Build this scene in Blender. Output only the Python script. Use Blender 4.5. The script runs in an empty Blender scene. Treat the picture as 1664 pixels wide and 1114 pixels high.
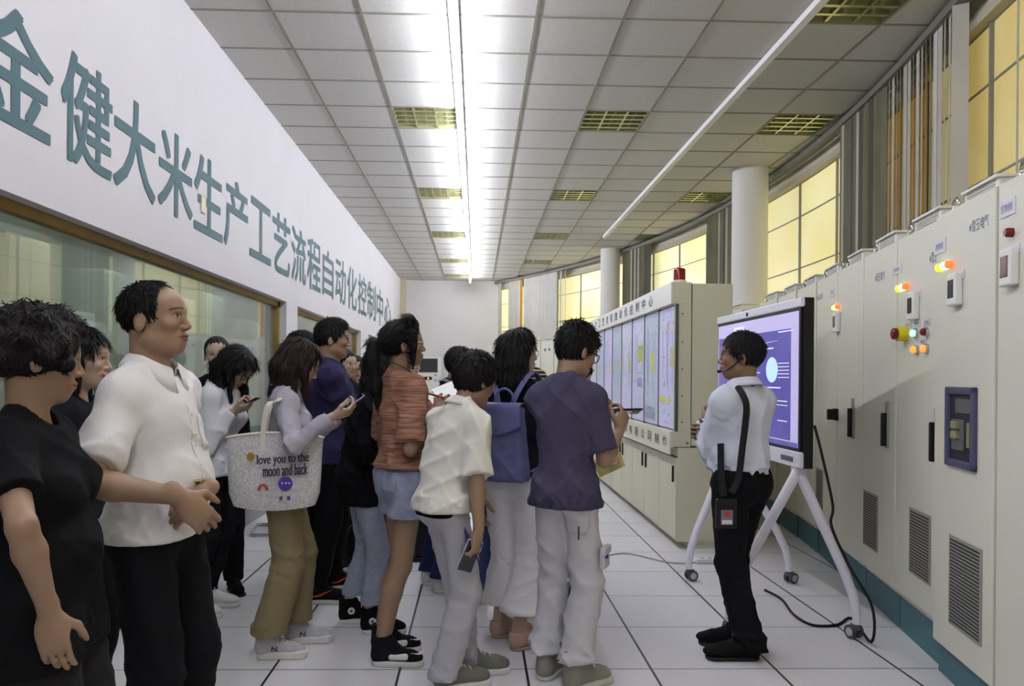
import bpy, bmesh, math, random
import numpy as np
from mathutils import Vector, Matrix

S = bpy.context.scene
COL = S.collection
random.seed(7)

# ------------------------------------------------------------------ camera, world, exposure
CAM_H = 1.45
FPX = 1235.0
CAM_YAW, CAM_ROLL = 1.6, 0.5          # degrees: turned right, rolled
SHIFT_PX = (23.5, 55.0)
cam_d = bpy.data.cameras.new('camera')
cam = bpy.data.objects.new('camera', cam_d)
COL.objects.link(cam)
cam_d.sensor_fit = 'HORIZONTAL'
cam_d.sensor_width = 36.0
cam_d.lens = 36.0 * FPX / 1664.0
cam_d.shift_x = SHIFT_PX[0] / 1664.0
cam_d.shift_y = SHIFT_PX[1] / 1664.0
cam_d.clip_start = 0.05
cam_m = (Matrix.Translation((0, 0, CAM_H)) @ Matrix.Rotation(math.radians(-CAM_YAW), 4, 'Z')
         @ Matrix.Rotation(math.radians(90), 4, 'X') @ Matrix.Rotation(math.radians(CAM_ROLL), 4, 'Z'))
cam.matrix_world = cam_m
S.camera = cam

W = bpy.data.worlds.new('world')
S.world = W
W.use_nodes = True
W.node_tree.nodes['Background'].inputs[0].default_value = (0.86, 0.9, 1.0, 1)
W.node_tree.nodes['Background'].inputs[1].default_value = 0.22
S.view_settings.view_transform = 'Standard'
S.view_settings.look = 'None'
S.view_settings.gamma = 1.0
S.view_settings.exposure = 0.0
try:
    S.view_settings.use_curve_mapping = False
except Exception:
    pass

# pixel (1664x1114 frame of the photograph) -> points of the room
CAM_R = np.array(cam_m.to_3x3())
CAM_P = np.array([0, 0, CAM_H])
def ray(px, py):
    v = np.array([(px - 832.0 + SHIFT_PX[0]) / FPX, -(py - 557.0 - SHIFT_PX[1]) / FPX, -1.0])
    return CAM_R @ v
def at(px, py, Y):                     # the point on that line of sight at depth Y
    d = ray(px, py)
    return CAM_P + d * (Y / d[1])
def floor_at(px, py):
    d = ray(px, py)
    return CAM_P + d * (-CAM_H / d[2])
def on_x(px, py, X):
    d = ray(px, py)
    return CAM_P + d * (X / d[0])
def proj(p):
    v = CAM_R.T @ (np.array(p, float) - CAM_P)
    return (832.0 - SHIFT_PX[0] + FPX * v[0] / -v[2], 557.0 + SHIFT_PX[1] - FPX * v[1] / -v[2])

# ------------------------------------------------------------------ materials
def C(h, a=1.0):
    h = h.lstrip('#')
    r = [int(h[i:i + 2], 16) / 255 for i in (0, 2, 4)]
    return tuple((x / 12.92 if x <= 0.04045 else ((x + 0.055) / 1.055) ** 2.4) for x in r) + (a,)

MATS = {}
def mat(name, col, rough=0.6, metal=0.0, emit=0.0, emit_col=None, bump=0.0, bscale=60.0, var=0.0, vscale=8.0,
        stretch=(1, 1, 1), spec=0.4, trans=0.0, col2=None, ior=1.45, alpha=None, sheen=0.0):
    if name in MATS:
        return MATS[name]
    m = bpy.data.materials.new(name)
    m.use_nodes = True
    nt = m.node_tree
    b = nt.nodes['Principled BSDF']
    c = C(col) if isinstance(col, str) else tuple(col) + (1,)
    b.inputs['Base Color'].default_value = c
    b.inputs['Roughness'].default_value = rough
    b.inputs['Metallic'].default_value = metal
    b.inputs['Specular IOR Level'].default_value = spec
    b.inputs['IOR'].default_value = ior
    if trans: b.inputs['Transmission Weight'].default_value = trans
    if sheen: b.inputs['Sheen Weight'].default_value = sheen
    if emit:
        b.inputs['Emission Color'].default_value = (C(emit_col) if emit_col else c)
        b.inputs['Emission Strength'].default_value = emit
    if bump or var:
        tc = nt.nodes.new('ShaderNodeTexCoord')
        mp = nt.nodes.new('ShaderNodeMapping')
        mp.inputs['Scale'].default_value = stretch
        nt.links.new(tc.outputs['Object'], mp.inputs[0])
    if var:
        n = nt.nodes.new('ShaderNodeTexNoise')
        n.inputs['Scale'].default_value = vscale
        n.inputs['Detail'].default_value = 5
        nt.links.new(mp.outputs[0], n.inputs['Vector'])
        mx = nt.nodes.new('ShaderNodeMix'); mx.data_type = 'RGBA'
        c2 = C(col2) if col2 else tuple(max(0, x * (1 - var)) for x in c[:3]) + (1,)
        mx.inputs[6].default_value = c; mx.inputs[7].default_value = c2
        rp = nt.nodes.new('ShaderNodeMapRange')
        rp.inputs[1].default_value = 0.38; rp.inputs[2].default_value = 0.66
        nt.links.new(n.outputs[0], rp.inputs[0]); nt.links.new(rp.outputs[0], mx.inputs[0])
        nt.links.new(mx.outputs[2], b.inputs['Base Color'])
        if emit: nt.links.new(mx.outputs[2], b.inputs['Emission Color'])
    if bump:
        n2 = nt.nodes.new('ShaderNodeTexNoise')
        n2.inputs['Scale'].default_value = bscale
        n2.inputs['Detail'].default_value = 3
        nt.links.new(mp.outputs[0], n2.inputs['Vector'])
        bp = nt.nodes.new('ShaderNodeBump')
        bp.inputs['Strength'].default_value = bump
        bp.inputs['Distance'].default_value = 0.01
        nt.links.new(n2.outputs[0], bp.inputs['Height'])
        nt.links.new(bp.outputs[0], b.inputs['Normal'])
    MATS[name] = m
    return m

# ------------------------------------------------------------------ mesh helpers
class MB:
    """collects shapes and links them as ONE mesh object"""
    def __init__(self):
        self.v = []; self.f = []; self.mi = []; self.cur = 0
    def add(self, vs, fs, M=None):
        o = len(self.v)
        for p in vs:
            p = Vector(p)
            self.v.append(M @ p if M is not None else p)
        for f in fs:
            self.f.append(tuple(i + o for i in f)); self.mi.append(self.cur)
        return self
    def box(self, x0, x1, y0, y1, z0, z1, M=None):
        vs = [(x, y, z) for x in (x0, x1) for y in (y0, y1) for z in (z0, z1)]
        fs = [(0, 1, 3, 2), (4, 6, 7, 5), (0, 4, 5, 1), (2, 3, 7, 6), (0, 2, 6, 4), (1, 5, 7, 3)]
        return self.add(vs, fs, M)
    def cbox(self, c, s, M=None):
        return self.box(c[0] - s[0] / 2, c[0] + s[0] / 2, c[1] - s[1] / 2, c[1] + s[1] / 2, c[2] - s[2] / 2, c[2] + s[2] / 2, M)
    def bbox(self, x0, x1, y0, y1, z0, z1, r=0.01, M=None, seg=3):
        """box with rounded edges"""
        bm = bmesh.new()
        bmesh.ops.create_cube(bm, size=1.0)
        for v in bm.verts:
            v.co = Vector(((x0 + x1) / 2 + v.co.x * (x1 - x0), (y0 + y1) / 2 + v.co.y * (y1 - y0), (z0 + z1) / 2 + v.co.z * (z1 - z0)))
        r = min(r, abs(x1 - x0) * .49, abs(y1 - y0) * .49, abs(z1 - z0) * .49)
        bmesh.ops.bevel(bm, geom=bm.edges[:], offset=r, segments=seg, profile=0.5, affect='EDGES')
        bm.verts.index_update()
        self.add([v.co.copy() for v in bm.verts], [tuple(v.index for v in f.verts) for f in bm.faces], M)
        bm.free()
        return self
    def quad(self, a, b, c, d, M=None):
        return self.add([a, b, c, d], [(0, 1, 2, 3)], M)
    def tube(self, pts, r, n=10, cap=True, M=None, closed=False):
        pts = [Vector(p) for p in pts]
        k = len(pts)
        rs = r if isinstance(r, (list, tuple)) else [r] * k
        vs = []; fs = []
        up = None
        for i, p in enumerate(pts):
            if closed:
                t = (pts[(i + 1) % k] - pts[i - 1])
            else:
                t = (pts[min(i + 1, k - 1)] - pts[max(i - 1, 0)])
            t.normalize()
            if up is None:
                up = Vector((0, 0, 1)) if abs(t.z) < 0.9 else Vector((1, 0, 0))
            a = up - t * up.dot(t)
            if a.length < 1e-4: a = Vector((1, 0, 0)) - t * t.x
            a.normalize(); up = a
            b = t.cross(a)
            for j in range(n):
                w = 2 * math.pi * j / n
                vs.append(p + (a * math.cos(w) + b * math.sin(w)) * rs[i])
        m = k if closed else k - 1
        for i in range(m):
            for j in range(n):
                q = ((i + 1) % k) * n
                fs.append((i * n + j, i * n + (j + 1) % n, q + (j + 1) % n, q + j))
        if cap and not closed:
            fs.append(tuple(range(n - 1, -1, -1)))
            fs.append(tuple((k - 1) * n + j for j in range(n)))
        return self.add(vs, fs, M)
    def ribbon(self, pts, wdir, w, t, M=None):
        """flat strap along pts; wdir = width direction (one vector or one per point)"""
        pts = [Vector(p) for p in pts]; k = len(pts)
        vs = []; fs = []
        for i, p in enumerate(pts):
            tg = (pts[min(i + 1, k - 1)] - pts[max(i - 1, 0)]).normalized()
            d = Vector(wdir[i] if isinstance(wdir, list) else wdir)
            d = (d - tg * d.dot(tg)).normalized()
            nn = tg.cross(d)
            for sx, sy in ((-1, -1), (1, -1), (1, 1), (-1, 1)):
                vs.append(p + d * (sx * w / 2) + nn * (sy * t / 2))
        for i in range(k - 1):
            for j in range(4):
                fs.append((i * 4 + j, i * 4 + (j + 1) % 4, i * 4 + 4 + (j + 1) % 4, i * 4 + 4 + j))
        fs.append((3, 2, 1, 0)); e = (k - 1) * 4
        fs.append((e, e + 1, e + 2, e + 3))
        return self.add(vs, fs, M)
    def disc(self, c, nrm, r, h, n=24, M=None, r2=None):
        c = Vector(c); nrm = Vector(nrm).normalized()
        return self.tube([c, c + nrm * h], [r, r if r2 is None else r2], n, True, M)
    def lathe(self, prof, c=(0, 0, 0), n=24, M=None):
        vs = []; fs = []
        for (r, z) in prof:
            for j in range(n):
                w = 2 * math.pi * j / n
                vs.append((c[0] + r * math.cos(w), c[1] + r * math.sin(w), c[2] + z))
        k = len(prof)
        for i in range(k - 1):
            for j in range(n):
                fs.append((i * n + j, i * n + (j + 1) % n, i * n + n + (j + 1) % n, i * n + n + j))
        fs.append(tuple(range(n - 1, -1, -1))); fs.append(tuple((k - 1) * n + j for j in range(n)))
        return self.add(vs, fs, M)
    def build(self, name, m, parent=None, smooth=False, recalc=True):
        me = bpy.data.meshes.new(name)
        me.from_pydata([tuple(p) for p in self.v], [], self.f)
        ms = m if isinstance(m, (list, tuple)) else [m]
        for x in ms: me.materials.append(x)
        if len(ms) > 1: me.polygons.foreach_set('material_index', self.mi)
        if recalc:
            bm = bmesh.new(); bm.from_mesh(me)
            bmesh.ops.recalc_face_normals(bm, faces=bm.faces[:])
            bm.to_mesh(me); bm.free()
        if smooth:
            me.polygons.foreach_set('use_smooth', [True] * len(me.polygons))
            try: me.set_sharp_from_angle(angle=math.radians(40))
            except Exception: pass
        o = bpy.data.objects.new(name, me)
        COL.objects.link(o)
        if parent is not None: o.parent = parent
        return o

def tag(o, label=None, cat=None, group=None, kind=None):
    if label: o['label'] = label
    if cat: o['category'] = cat
    if group: o['group'] = group
    if kind: o['kind'] = kind
    return o
def empty(name, loc=(0, 0, 0), rz=0.0, label=None, cat=None, group=None):
    o = bpy.data.objects.new(name, None)
    o.empty_display_size = 0.1
    o.location = loc; o.rotation_euler = (0, 0, rz)
    COL.objects.link(o)
    return tag(o, label, cat, group)
def structure(o):
    o['kind'] = 'structure'
    return o
def copy_tree(o, parent=None):
    c = o.copy(); COL.objects.link(c)
    if parent is not None: c.parent = parent
    for ch in list(o.children): copy_tree(ch, c)
    return c

_TXT = {}
def text_mesh(s, bold=0.0, depth=0.0):
    """glyph outlines as vertices/faces, normalised to a 1 x 1 box around their own extent"""
    key = (s, bold, depth)
    if key in _TXT: return _TXT[key]
    cu = bpy.data.curves.new('lettering', 'FONT')
    cu.body = s; cu.offset = bold; cu.extrude = depth; cu.resolution_u = 3
    o = bpy.data.objects.new('lettering', cu)
    COL.objects.link(o)
    dg = bpy.context.evaluated_depsgraph_get()
    me = bpy.data.meshes.new_from_object(o.evaluated_get(dg))
    vs = [v.co.copy() for v in me.vertices]; fs = [tuple(p.vertices) for p in me.polygons]
    bpy.data.objects.remove(o); bpy.data.curves.remove(cu); bpy.data.meshes.remove(me)
    if vs:
        x0 = min(v.x for v in vs); x1 = max(v.x for v in vs); y0 = min(v.y for v in vs); y1 = max(v.y for v in vs)
        vs = [Vector(((v.x - x0) / max(1e-6, x1 - x0), (v.y - y0) / max(1e-6, y1 - y0), v.z)) for v in vs]
    _TXT[key] = (vs, fs)
    return _TXT[key]
def put_text(mb, s, o, ex, ey, w, h, bold=0.0, lift=0.002):
    """lettering on a plane: o = lower left corner, ex / ey unit directions"""
    vs, fs = text_mesh(s, bold)
    ex = Vector(ex); ey = Vector(ey); n = ex.cross(ey); o = Vector(o)
    mb.add([o + ex * (v.x * w) + ey * (v.y * h) + n * lift for v in vs], fs)
# ------------------------------------------------------------------ the room
CEIL = 4.08
WX = -2.08                              # face of the left wall
BACK = 20.9
T = 0.6375
M_wall = mat('white_wall_paint', '#d3d1d4', 0.75, bump=0.04, bscale=25, var=0.03, vscale=1.5)
M_tile = None
def grid_floor():
    m = bpy.data.materials.new('raised_floor_tiles'); m.use_nodes = True
    nt = m.node_tree; b = nt.nodes['Principled BSDF']
    tc = nt.nodes.new('ShaderNodeTexCoord'); sp = nt.nodes.new('ShaderNodeSeparateXYZ')
    nt.links.new(tc.outputs['Object'], sp.inputs[0])
    def math_(op, a, v=None, c=None):
        n = nt.nodes.new('ShaderNodeMath'); n.operation = op
        if hasattr(a, 'node'): nt.links.new(a, n.inputs[0])
        else: n.inputs[0].default_value = a
        if v is not None:
            if hasattr(v, 'node'): nt.links.new(v, n.inputs[1])
            else: n.inputs[1].default_value = v
        return n.outputs[0]
    def line(axis, off, pitch, half):
        u = math_('DIVIDE', math_('SUBTRACT', sp.outputs[axis], off), pitch)
        fr = math_('ABSOLUTE', math_('SUBTRACT', math_('FRACT', math_('ADD', u, 0.5)), 0.5))
        return math_('LESS_THAN', fr, half / pitch), u
    lx, ux = line(0, -0.99, 0.625, 0.0065)
    ly, uy = line(1, 3.77, 0.634, 0.0035)
    ln = math_('MAXIMUM', lx, ly)
    cell = math_('ADD', math_('MULTIPLY', math_('FLOOR', ux), 7.31), math_('MULTIPLY', math_('FLOOR', uy), 3.77))
    wn = nt.nodes.new('ShaderNodeTexWhiteNoise'); wn.noise_dimensions = '1D'
    nt.links.new(cell, wn.inputs['W'])
    ns = nt.nodes.new('ShaderNodeTexNoise'); ns.inputs['Scale'].default_value = 55; ns.inputs['Detail'].default_value = 6
    nt.links.new(tc.outputs['Object'], ns.inputs['Vector'])
    br = math_('ADD', 0.62, math_('ADD', math_('MULTIPLY', wn.outputs['Value'], 0.06), math_('MULTIPLY', ns.outputs[0], 0.10)))
    cc = nt.nodes.new('ShaderNodeCombineColor')
    nt.links.new(br, cc.inputs[0]); nt.links.new(math_('MULTIPLY', br, 0.985), cc.inputs[1]); nt.links.new(math_('MULTIPLY', br, 1.02), cc.inputs[2])
    mx = nt.nodes.new('ShaderNodeMix'); mx.data_type = 'RGBA'
    nt.links.new(ln, mx.inputs[0]); nt.links.new(cc.outputs[0], mx.inputs[6]); mx.inputs[7].default_value = (0.012, 0.012, 0.014, 1)
    nt.links.new(mx.outputs[2], b.inputs['Base Color'])
    b.inputs['Roughness'].default_value = 0.32
    b.inputs['Specular IOR Level'].default_value = 0.35
    return m
fl = MB().quad((-2.3, -3.5, 0), (4.6, -3.5, 0), (4.6, 21.2, 0), (-2.3, 21.2, 0)).build('floor', grid_floor())
structure(fl)

# ceiling: mineral tiles laid in a metal grid, open where the troffers sit
CX0, CY0 = -2.1325, 0.4375 - T * 5       # grid origin
LAMP_ROWS = [7.45, 10.64, 13.83, 17.01, 19.56]
def row_i(y): return int(round((y - CY0) / T))
LAMPS = []
for k, y in enumerate(LAMP_ROWS):
    LAMPS += [(2, row_i(y)), (5, row_i(y))]
    if k < 3: LAMPS.append((8, row_i(y)))
LAMPS += [(7, row_i(4.9)), (2, row_i(4.26)), (5, row_i(4.26)), (2, row_i(1.08)), (5, row_i(1.08))]
m_ct = mat('mineral_ceiling_tile', '#cbc9c2', 0.9, var=0.10, vscale=70, bump=0.12, bscale=90)
NXT = 12; NYT = int((21.2 - CY0) / T) + 1
cb = MB()
for i in range(NXT):
    for j in range(NYT):
        if (i, j) in LAMPS: continue
        x0 = CX0 + i * T; y0 = CY0 + j * T
        cb.quad((x0, y0, CEIL), (x0, y0 + T, CEIL), (x0 + T, y0 + T, CEIL), (x0 + T, y0, CEIL))
structure(cb.build('ceiling', m_ct, recalc=False))
gb = MB()
for i in range(NXT + 1):
    x = CX0 + i * T; gb.box(x - .012, x + .012, CY0, CY0 + NYT * T, CEIL - .006, CEIL + .002)
for j in range(NYT + 1):
    y = CY0 + j * T; gb.box(CX0, CX0 + NXT * T, y - .011, y + .011, CEIL - .005, CEIL + .002)
structure(gb.build('ceiling_grid', mat('grid_metal', '#8d8a7c', 0.5)))

# left wall with its lettered band and the recessed window openings
OPEN = [(0.6, 8.37), (8.88, 13.74), (14.7, 17.6)]
TOP = 2.25
wl = MB()
wl.box(WX - .14, WX, -3.5, BACK, TOP, CEIL)
ys = [-3.5] + [v for o in OPEN for v in o] + [BACK]
for a, b in zip(ys[::2], ys[1::2]): wl.box(WX - .14, WX, a, b, 0, TOP)
structure(wl.build('wall_left', M_wall))
structure(MB().box(WX - .2, 4.6, BACK, BACK + .1, 0, CEIL + .05).build('wall_back', mat('back_wall_paint', '#dcdad9', 0.8, var=0.05, vscale=1.2)))
m_frame = mat('varnished_window_frame', '#8f7433', 0.5, var=0.3, vscale=3)
m_wf = mat('aluminium_frame', '#b9bab4', 0.4, 0.3)
m_glass = mat('green_tinted_glass', '#edf3ee', 0.02, trans=0.92, spec=0.5)
m_pan = mat('grey_lining_panel', '#9b9b98', 0.55, var=0.12, vscale=4)
for k, (a, b) in enumerate(OPEN):
    w = MB().box(WX - .135, WX - .075, a, b, TOP - .055, TOP).box(WX - .135, WX - .075, b - .07, b, 0, TOP).box(WX - .135, WX - .075, a, a + .07, 0, TOP)
    w.box(WX - .135, WX - .075, a, b, .48, .54)
    wo = structure(w.build('window_%d' % (k + 1), m_frame))
    MB().box(WX - .125, WX - .115, a + .05, b - .05, .52, TOP - .04).build('pane', m_glass, wo)
    MB().box(WX - .13, WX - .11, a + .05, b - .05, 0, .5).build('sill_panel', m_pan, wo)
structure(MB().box(WX - .002, WX + .13, BACK - .26, BACK - .005, 0, CEIL).build('trim_1', mat('beige_duct', '#c9bda2', 0.6)))

# the hall seen through the glass
m_hall = mat('hall_wall_paint', '#b4bbb5', 0.8, var=0.15, vscale=0.8)
structure(MB().box(-6.1, -6.0, -3, 21, 0, 3.6).box(-6.1, WX - .3, 20.9, 21, 0, 3.6).box(-6.1, WX - .3, -3.1, -3, 0, 3.6).build('wall_hall', m_hall))
structure(MB().quad((-6.1, -3, 0), (WX - .22, -3, 0), (WX - .22, 21, 0), (-6.1, 21, 0)).build('floor_hall', mat('hall_floor', '#8f9a94', 0.4)))
m_hl = mat('hall_lamp', '#f4fff6', 0.5, emit=9.0)
for k, y in enumerate((1.5, 5.5, 9.5, 13.5, 17.5)):
    hl = MB().box(-4.3, -4.1, y - .8, y + .8, 3.42, 3.5).build('hall_lamp', m_hl)
    tag(hl, ['nearest', 'second', 'third', 'fourth', 'farthest'][k] + ' fluorescent lamp in the hall behind the left glass', 'lamp', 'lamps behind the glass')
m_pl = [mat('pale_locker_%s' % n, h, 0.5, var=0.1, vscale=2) for n, h in (('green', '#b7c4b9'), ('cream', '#c9c8b2'), ('blue', '#a9b6bb'), ('white', '#d3d8d2'))]
yy = 1.0; k = 0
for w, h, mi in ((1.1, 2.5, 0), (.5, 2.9, 2), (.9, 1.7, 3), (.7, 2.7, 1), (.6, 3.0, 0), (1.2, 1.8, 3), (.5, 2.6, 2), (.8, 2.9, 1), (1.0, 2.2, 3), (.6, 2.8, 0), (1.3, 2.0, 2), (.8, 2.7, 3), (1.1, 2.9, 0), (.9, 2.1, 1), (1.4, 2.6, 3)):
    lk = empty('tall_locker', (-5.2, yy, 0), 0, '%s pale %s locker in the hall, number %s from the near end behind the glass' % ('tall' if h > 2.3 else 'low', ['green', 'cream', 'blue', 'white'][mi], ['one', 'two', 'three', 'four', 'five', 'six', 'seven', 'eight', 'nine', 'ten', 'eleven', 'twelve', 'thirteen', 'fourteen', 'fifteen'][k]), 'locker')
    MB().bbox(-.4, .4, 0, w, 0, h, .015).build('body', m_pl[mi], lk)
    MB().bbox(.4, .42, .03, w / 2 - .01, .1, h - .05, .005).build('door', m_pl[mi], lk)
    MB().bbox(.4, .42, w / 2 + .01, w - .03, .1, h - .05, .005).build('door', m_pl[mi], lk)
    yy += w + random.choice((.02, .25, .4)); k += 1
pp = MB().tube([(-3.2, 2.2, .2), (-3.4, 3.0, 2.9)], .04).tube([(-3.3, 3.6, 0), (-3.3, 3.6, 3.2), (-3.3, 4.6, 3.3)], .05)
tag(pp.build('steel_pipe', mat('bare_steel_pipe', '#aeb8b4', 0.3, 0.6), smooth=True), 'slanting steel pipes in the hall behind the large left pane', 'pipe')
structure(MB().quad((-6.1, -3, 3.6), (-6.1, 21, 3.6), (WX - .14, 21, 3.6), (WX - .14, -3, 3.6)).build('ceiling_hall', mat('hall_ceiling', '#b6bfb8', 0.9)))

# curved window wall on the right
AC = Vector((-16.87, 9.7)); R0 = 20.0; PH0 = -0.2
def arc(u, off=0.0):
    """point, tangent and outward normal at arc length u (on the cabinet-front curve), off metres outwards"""
    ph = u / R0
    p0 = max(ph, PH0)
    n = Vector((math.cos(p0), math.sin(p0))); t = Vector((-math.sin(p0), math.cos(p0)))
    p = AC + n * (R0 + off)
    if ph < PH0: p = p + t * ((ph - PH0) * R0)
    return p, t, n
def u_at_px(px, off, z=2.6):
    lo, hi = -9.0, 11.2
    for _ in range(50):                 # picture x falls as u grows
        mid = (lo + hi) / 2
        p, t, n = arc(mid, off)
        if p.y < 0.8 or proj((p.x, p.y, z))[0] > px: lo = mid
        else: hi = mid
    return lo
def arc_strip(mb, u0, u1, off0, off1, z0, z1, n=None):
    n = n or max(1, int(abs(u1 - u0) / 0.35))
    us = [u0 + (u1 - u0) * i / n for i in range(n + 1)]
    vs = []; fs = []
    for u in us:
        a = arc(u, off0)[0]; b = arc(u, off1)[0]
        vs += [(a.x, a.y, z0), (a.x, a.y, z1), (b.x, b.y, z1), (b.x, b.y, z0)]
    for i in range(n):
        for j in range(4):
            fs.append((i * 4 + j, i * 4 + (j + 1) % 4, i * 4 + 4 + (j + 1) % 4, i * 4 + 4 + j))
    fs.append((0, 1, 2, 3)); e = n * 4; fs.append((e + 3, e + 2, e + 1, e))
    mb.add(vs, fs)
WOFF = 0.80
U0, U1 = -13.0, 11.4
rw = MB(); arc_strip(rw, U0, U1, WOFF, WOFF + .15, 0, 1.5); arc_strip(rw, U0, U1, WOFF, WOFF + .15, 3.9, CEIL + .05)
structure(rw.build('wall_right', mat('plain_plaster', '#cfcab4', 0.85)))
rail = MB(); arc_strip(rail, U0, U1, WOFF - .2, WOFF - .12, CEIL - .09, CEIL - .03)
structure(rail.build('trim_2', mat('blind_rail', '#77756b', 0.5, 0.2)))
tr3 = MB(); arc_strip(tr3, U0, U1, WOFF - .06, WOFF + .02, 3.84, 3.9)
structure(tr3.build('trim_3', mat('window_head_trim', '#b8b19a', 0.6)))
EDGE = [u_at_px(1636, WOFF), u_at_px(1357, WOFF), u_at_px(1297, WOFF)]
bay = EDGE[2] - EDGE[1]
m_mull = mat('grey_mullion', '#8f908a', 0.45, 0.4)
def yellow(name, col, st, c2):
    m = mat(name, col, 0.35, emit=st, var=0.2, vscale=1.3, col2=c2)  # daylight behind the film is put in as glow, dimmer in the near bays
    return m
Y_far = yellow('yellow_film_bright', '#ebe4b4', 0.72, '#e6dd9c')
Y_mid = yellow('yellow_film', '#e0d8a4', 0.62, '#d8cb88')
Y_near = yellow('yellow_film_dim', '#cdbd84', 0.42, '#bfa75a')
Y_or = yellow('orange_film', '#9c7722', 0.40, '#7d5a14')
us = []
u = EDGE[1]
while u > -12: u -= bay
u0 = u
k = 0
while u0 < U1 - 0.1:
    u1 = min(u0 + bay, U1)
    fr = MB()
    n = 2
    for zz in (1.5, 2.18, 2.81, 3.44, 3.84): arc_strip(fr, u0, u1, WOFF + .015, WOFF + .035, zz - .007, zz + .007, 2)
    arc_strip(fr, u0 - .016, u0 + .016, WOFF + .005, WOFF + .04, 1.5, 3.88, 1)
    wo = structure(fr.build('window_%d' % (k + 4), m_mull)); k += 1
    um = (u0 + u1) / 2
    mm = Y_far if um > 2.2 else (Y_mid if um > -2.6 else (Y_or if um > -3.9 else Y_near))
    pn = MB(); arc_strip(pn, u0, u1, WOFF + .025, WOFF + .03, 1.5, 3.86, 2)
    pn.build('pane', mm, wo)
    u0 += bay

# vertical blinds: slats hanging from the rail
m_bl = {'olive': mat('olive_blind_fabric', '#6d6c55', 0.8, var=0.15, vscale=3), 'grey': mat('grey_blind_fabric', '#b4b2a4', 0.8, var=0.1, vscale=3),
        'pale': mat('pale_blind_fabric', '#c4c2ba', 0.8, var=0.08, vscale=3), 'dusk': mat('dusky_blind_fabric', '#57574a', 0.8, var=0.15, vscale=3), 'amber': mat('amber_pane_glow', '#a0721c', 0.7, emit=0.25)}
def blind(px0, px1, pitch, turn, key, label, w=0.09, z0=1.75, jit=0.28, edge=False):
    ua = u_at_px(px1, WOFF - .16); ub = u_at_px(px0, WOFF - .16)
    mb = MB(); n = max(1, int(round((ub - ua) / pitch)))
    ms = [m_bl[key]] + ([m_bl['dusk'], m_bl['grey']] if key == 'olive' else ([m_bl['pale']] if key == 'grey' else []))
    for i in range(n):
        u = ua + (ub - ua) * (i + .5) / n
        p, t, nn = arc(u, WOFF - .16)
        a = (math.atan2(p.y, p.x) if edge else math.atan2(t.y, t.x)) + math.radians(turn) + random.uniform(-jit, jit)
        mb.cur = random.choice((0, 0, 0, 1, 2)) % len(ms) if n > 1 else 0
        mb.box(-w / 2, w / 2, -.0012, .0012, z0 + random.uniform(0, .03), CEIL - .09, Matrix.Translation((p.x, p.y, 0)) @ Matrix.Rotation(a, 4, 'Z'))
    o = mb.build('vertical_blind', ms)
    return tag(o, label, 'blind', 'vertical blinds along the curved window')
blind(803, 811, .085, 25, 'grey', 'grey vertical blind bunched in the far corner beside the white back wall')
blind(826, 845, .085, 15, 'grey', 'narrow pale grey vertical blind between yellow gaps near the back wall')
blind(845, 848, .085, 0, 'amber', 'thin added strip of amber window glow beside the widest grey blind near back wall')  # added glowing strip standing in for the pane's orange gradient at the blind edge
blind(851, 904, .08, 8, 'pale', 'widest closed pale blind between the back wall and the far column')
blind(905, 920, .12, 8, 'grey', 'half turned grey blind slats ending the wide pale blind', edge=True)
blind(1012, 1056, .07, 25, 'olive', 'olive grey blind just right of the far round column')
blind(1150, 1189, .06, 20, 'olive', 'dark olive blind bunched against the left side of the near round column')
blind(1367, 1392, .05, 18, 'olive', 'dark bunched olive blind at the left edge of the amber panes')
blind(1392, 1438, .085, 25, 'olive', 'olive grey blind half closed beside the dark bunched one')
blind(1440, 1545, .085, 3, 'grey', 'open blind slats seen edge on across the amber panes', edge=True)
blind(1546, 1571, .4, 90, 'pale', 'single broad pale slat hanging flat right of the amber panes', w=.1, edge=True, jit=0)
blind(1641, 1664, .12, 4, 'grey', 'edge on blind slats at the extreme right of the window', edge=True)

# round columns
m_colm = mat('white_column_paint', '#dedcd8', 0.6)
for px, Yc, r, lab in ((1218, 9.45, .217, 'large'), (992, 15.5, .2, 'far')):
    p = at(px, 400, Yc)
    structure(MB().lathe([(r, 0), (r, CEIL)], (p[0], p[1], 0), 48).build('column', m_colm, smooth=True))
COLUMN_U = [9.45 - 9.7, 15.5 - 9.7]

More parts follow.
